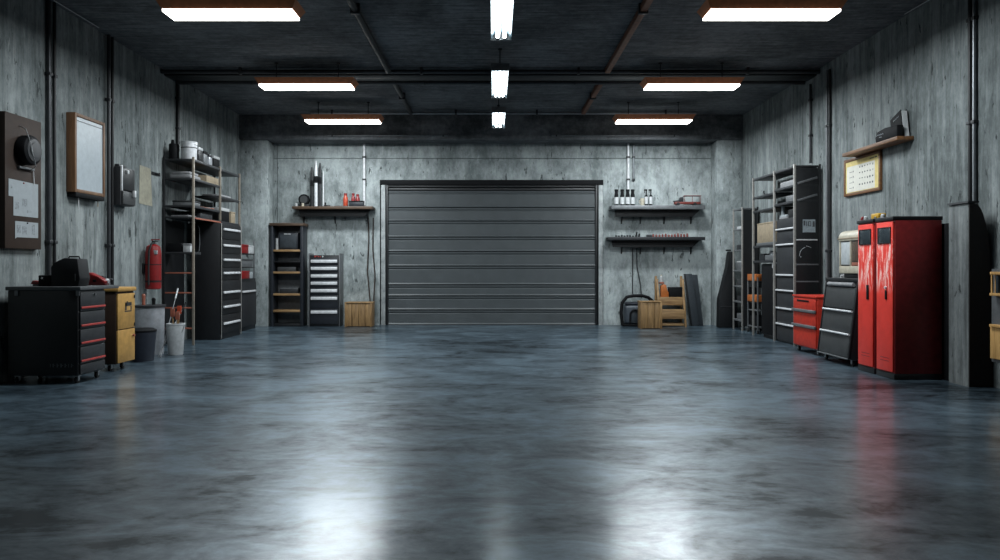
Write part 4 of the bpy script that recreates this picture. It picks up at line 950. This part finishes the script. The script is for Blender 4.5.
# cream machine on it
t = thing('cream_machine', 'cream rounded cabinet with white and brown panes behind lockers', 'machine', (4.98, 10.1, 1.151))
mz = 1.151
cx0, cx1, cy0, cy1 = 4.80, 5.20, 9.80, 10.44
part('base', MB().box(cx0+.05, cx1-.03, cy0+.05, cy1-.05, mz, mz+.06, .005), 'charcoal_metal', t)
part('lower_body', MB().box(cx0, cx1, cy0, cy1, mz+.0605, mz+.16, .012), 'cream', t)
part('core', MB().box(cx0+.02, cx1-.01, cy0+.02, cy1-.02, mz+.161, mz+.50, .004), 'charcoal_metal', t)
for y in (cy0+.005, (cy0+cy1)/2-.02, cy1-.035): part('pillar', MB().box(cx0, cx0+.03, y, y+.03, mz+.1605, mz+.50, .008), 'cream', t)
part('white_pane', MB().box(cx0+.008, cx0+.018, (cy0+cy1)/2+.02, cy1-.05, mz+.18, mz+.49, .003), 'panel_white', t)
part('brown_pane', MB().box(cx0+.008, cx0+.018, cy0+.05, (cy0+cy1)/2-.04, mz+.22, mz+.49, .003), 'pane_brown', t)
part('red_strip', MB().box(cx0+.006, cx0+.018, cy0+.05, (cy0+cy1)/2-.04, mz+.165, mz+.21, .003), 'terracotta', t)
pr = [(cx0-.01, mz+.501), (cx1, mz+.501), (cx1, mz+.60), (cx1-.05, mz+.64), (cx0+.10, mz+.65), (cx0+.03, mz+.63), (cx0-.005, mz+.58)]
part('hood', MB().prism(pr, 'y', cy0-.01, cy1+.01, .02), 'cream', t)
part('hood_band', MB().box(cx0-.015, cx1+.002, cy0-.014, cy1+.014, mz+.53, mz+.545, .004), 'tan_card', t)
part('tap', MB().cyl((cx0+.01, cy1-.12, mz+.03), (cx0-.03, cy1-.12, mz+.03), .012, seg=10).cyl((cx0-.03, cy1-.12, mz+.035), (cx0-.03, cy1-.12, mz+.0), .008, seg=8), 'bright_steel', t)

# red lockers
def locker(y0, y1, label, handle_style):
    t = thing('locker', label, 'locker', (4.87, (y0+y1)/2, 0), 'red lockers')
    part('body', MB().box(4.615, 5.155, y0, y1, .07, 1.84, .004), 'red_paint_shaded', t)
    part('plinth', MB().box(4.605, 5.155, y0, y1, 0, .0695, .003), 'black_metal', t)
    part('top', MB().box(4.59, 5.165, y0, y1, 1.8405, 1.885, .004), 'black_metal', t)
    dr = part('door', MB().box(4.592, 4.6145, y0+.012, y1-.03, .085, 1.825, .004), 'red_worn_lit', t)
    part('vent_window', MB().box(4.586, 4.5915, y0+.055, y1-.075, 1.585, 1.755, .002), 'window_dark', dr)
    part('window_rim', MB().box(4.583, 4.5915, y0+.045, y0+.0545, 1.575, 1.765).box(4.583, 4.5915, y1-.0745, y1-.065, 1.575, 1.765).box(4.583, 4.5915, y0+.0545, y1-.0745, 1.7555, 1.765).box(4.583, 4.5915, y0+.0545, y1-.0745, 1.575, 1.5845), 'black_metal', dr)
    if handle_style == 0:
        part('handle', MB().box(4.580, 4.5915, y0+.10, y0+.15, .90, 1.08, .006), 'black_plastic', dr)
    else:
        part('handle', MB().box(4.578, 4.5915, y0+.13, y0+.165, .92, 1.03, .006), 'black_plastic', dr)
        part('key_lock', MB().cyl((4.592, y0+.15, 1.06), (4.572, y0+.15, 1.06), .016, seg=12), 'bright_steel', dr)
    part('vent_slot', MB().box(4.5905, 4.5925, y0+.09, y1-.12, .20, .208).box(4.5905, 4.5925, y0+.09, y1-.12, .235, .243), 'red_paint_shaded', dr)
locker(8.63, 9.035, 'red locker with silver key lock, nearer of the pair', 1)
locker(9.085, 9.49, 'red locker with black slot handle, farther of the pair', 0)
solo('locker_spacer', MB().box(4.64, 5.15, 9.036, 9.084, .0, 1.86), 'red_paint_shaded', 'dark red filler strip between the two lockers', 'strip', (4.9, 9.06, 0))
t = thing('tape_measure', 'yellow tape measure lying on top of the red lockers', 'tape measure', (4.7, 9.1, 1.8855))
part('case', MB().box(4.62, 4.72, 9.02, 9.20, 1.8855, 1.95, .012), 'yellow_plastic', t)
part('end_hook', MB().box(4.61, 4.6195, 9.06, 9.10, 1.8855, 1.91, .002), 'steel', t)
for k, (x, y, mm_, lab) in enumerate(((4.63, 8.93, 'white_plastic', 'small white cap beside yellow tape measure, nearer side'), (4.63, 9.34, 'white_plastic', 'small white cap on the far red locker top'), (4.64, 9.44, 'red_plastic', 'small red cap at far edge of the red locker top'))):
    solo('small_cap', MB().lathe([(.022, 1.8855), (.024, 1.89), (.022, 1.92), (.012, 1.932)], (x, y, 0), 14), mm_, lab, 'small cap', (x, y, 1.8855))  # small caps lying on the locker tops
solo('leaning_board', MB().box(5.18, 5.25, 8.50, 9.40, 0, 1.80, .004), 'black_plastic', 'thin black board standing behind the red lockers', 'board', (5.2, 9.0, 0))

# calendar and shelf on the right wall
t = thing('calendar', 'wood framed yellowish wall calendar below the small shelf', 'calendar', (5.38, 11.05, 2.38))
y0, y1, z0, z1 = 10.42, 11.50, 2.37, 2.93
xf = 5.36
fb = MB().box(xf, WR-.002, y0, y0+.045, z0, z1, .005).box(xf, WR-.002, y1-.045, y1, z0, z1, .005).box(xf, WR-.002, y0+.045, y1-.045, z0, z0+.045, .005).box(xf, WR-.002, y0+.045, y1-.045, z1-.045, z1, .005)
part('frame', fb, 'wood_side', t)
part('page', MB().box(xf+.012, WR-.004, y0+.0455, y1-.0455, z0+.0455, z1-.0455), 'calendar_paper', t)
part('white_page', MB().box(xf+.0095, xf+.0118, y0+.16, y1-.09, z0+.055, z1-.12), 'calendar_white', t)
mk = MB()
for r in range(4):
    for c in range(6):
        yy = y0+.20+c*.075; zz = z1-.15-r*.085
        mk.box(xf+.0085, xf+.0092, yy, yy+.02+.02*R.random(), zz-.012-.018*R.random(), zz)
    yy = y1-.30; zz = z1-.19-r*.08
    mk.box(xf+.0085, xf+.0092, yy, yy+.02, zz-.025, zz)
    mk.box(xf+.0085, xf+.0092, yy+.04, yy+.13, zz-.02, zz-.014)
mk.box(xf+.0105, xf+.0117, y0+.10, y0+.16, z1-.085, z1-.07).box(xf+.0105, xf+.0117, y0+.18, y0+.30, z1-.083, z1-.072)
part('printing', mk, 'ink_grey', t)
t = thing('wall_shelf', 'small brown wall shelf above the calendar on right wall', 'shelf', (5.3, 10.66, 2.94))
part('board', MB().box(5.18, WR-.002, 9.64, 11.16, 2.935, 2.985, .005), 'wood_side', t)
z = 2.9855
t = thing('storage_box', 'low black box with white script on the small right shelf', 'box', (5.23, 9.93, z))
part('body', MB().prism([(9.66, z), (10.20, z), (10.22, z+.07), (10.16, z+.14), (9.95, z+.16), (9.66, z+.15)], 'x', 5.19, 5.275, .01), 'black_plastic', t)
part('lettering', MB().tube([(5.188, 10.17-.022*k, z+.085+(.014 if k % 2 else 0)) for k in range(9)], .004).tube([(5.188, 10.10, z+.06), (5.188, 10.04, z+.055)], .004), 'paper', t)
t = thing('binder', 'tilted black binder with white pages on the small right shelf', 'binder', (5.32, 9.84, z))
pg_ = [(9.70, z), (9.97, z), (10.02, z+.27), (9.76, z+.365)]
part('cover', MB().prism(pg_, 'x', 5.29, 5.30, .002).prism(pg_, 'x', 5.365, 5.375, .002), 'black_plastic', t)
part('pages', MB().prism([(9.685, z+.002), (9.95, z+.006), (10.0, z+.255), (9.745, z+.345)], 'x', 5.301, 5.364), 'white_plastic', t)
part('lettering', MB().tube([(5.2885, 9.93-.018*k, z+.235+.006*k+(.012 if k % 2 else 0)) for k in range(8)], .004), 'paper', t)

# right edge wall boxes
t = thing('wall_cabinet', 'grey wall cabinet with wooden drawer at the right picture edge', 'cabinet', (5.3, 7.6, .30))
part('body', MB().box(5.26, WR-.003, 7.25, 7.93, .30, 1.28, .004), 'dull_steel', t)
part('drawer', MB().box(5.225, 5.2595, 7.25, 7.90, .34, .67, .004), 'wood_orange', t, 'wooden drawer')
part('shelf', MB().box(5.20, 5.2595, 7.24, 7.88, .672, .70, .004), 'wood_orange', t, 'wooden ledge')
t = thing('lantern_box', 'small orange wood and glass box at right picture edge', 'box', (5.22, 7.8, .705))
zz = 1.03
part('ledge', MB().box(5.19, 5.2595, 7.60, 7.86, zz-.03, zz, .004), 'wood_orange', t)
part('frame', MB().box(5.195, 5.255, 7.60, 7.86, zz+.19, zz+.22, .004).box(5.20, 5.215, 7.83, 7.85, zz+.0005, zz+.19).box(5.24, 5.255, 7.83, 7.85, zz+.0005, zz+.19).box(5.20, 5.215, 7.61, 7.63, zz+.0005, zz+.19), 'wood_orange', t)
part('glass_body', MB().cyl((5.227, 7.77, zz+.0005), (5.227, 7.77, zz+.185), .025, seg=16), 'window_dark', t)

# ------------------------------------------------------------------ camera, world, view
cam = bpy.data.cameras.new('camera'); co = bpy.data.objects.new('camera', cam); COL.objects.link(co)
co.location = (0, 0, 1.3); co.rotation_euler = (PI/2, 0, 0)
cam.sensor_width = 36; cam.lens = 27; cam.shift_x = .006; cam.shift_y = -.013
cam.clip_start = .05
scene.camera = co
wd = bpy.data.worlds.new('world'); scene.world = wd; wd.use_nodes = True
wd.node_tree.nodes['Background'].inputs[0].default_value = (.02, .025, .03, 1)
wd.node_tree.nodes['Background'].inputs[1].default_value = .2
vs = scene.view_settings
vs.view_transform = 'Standard'; vs.look = 'None'; vs.exposure = 0.2; vs.gamma = 1.0; vs.use_curve_mapping = False
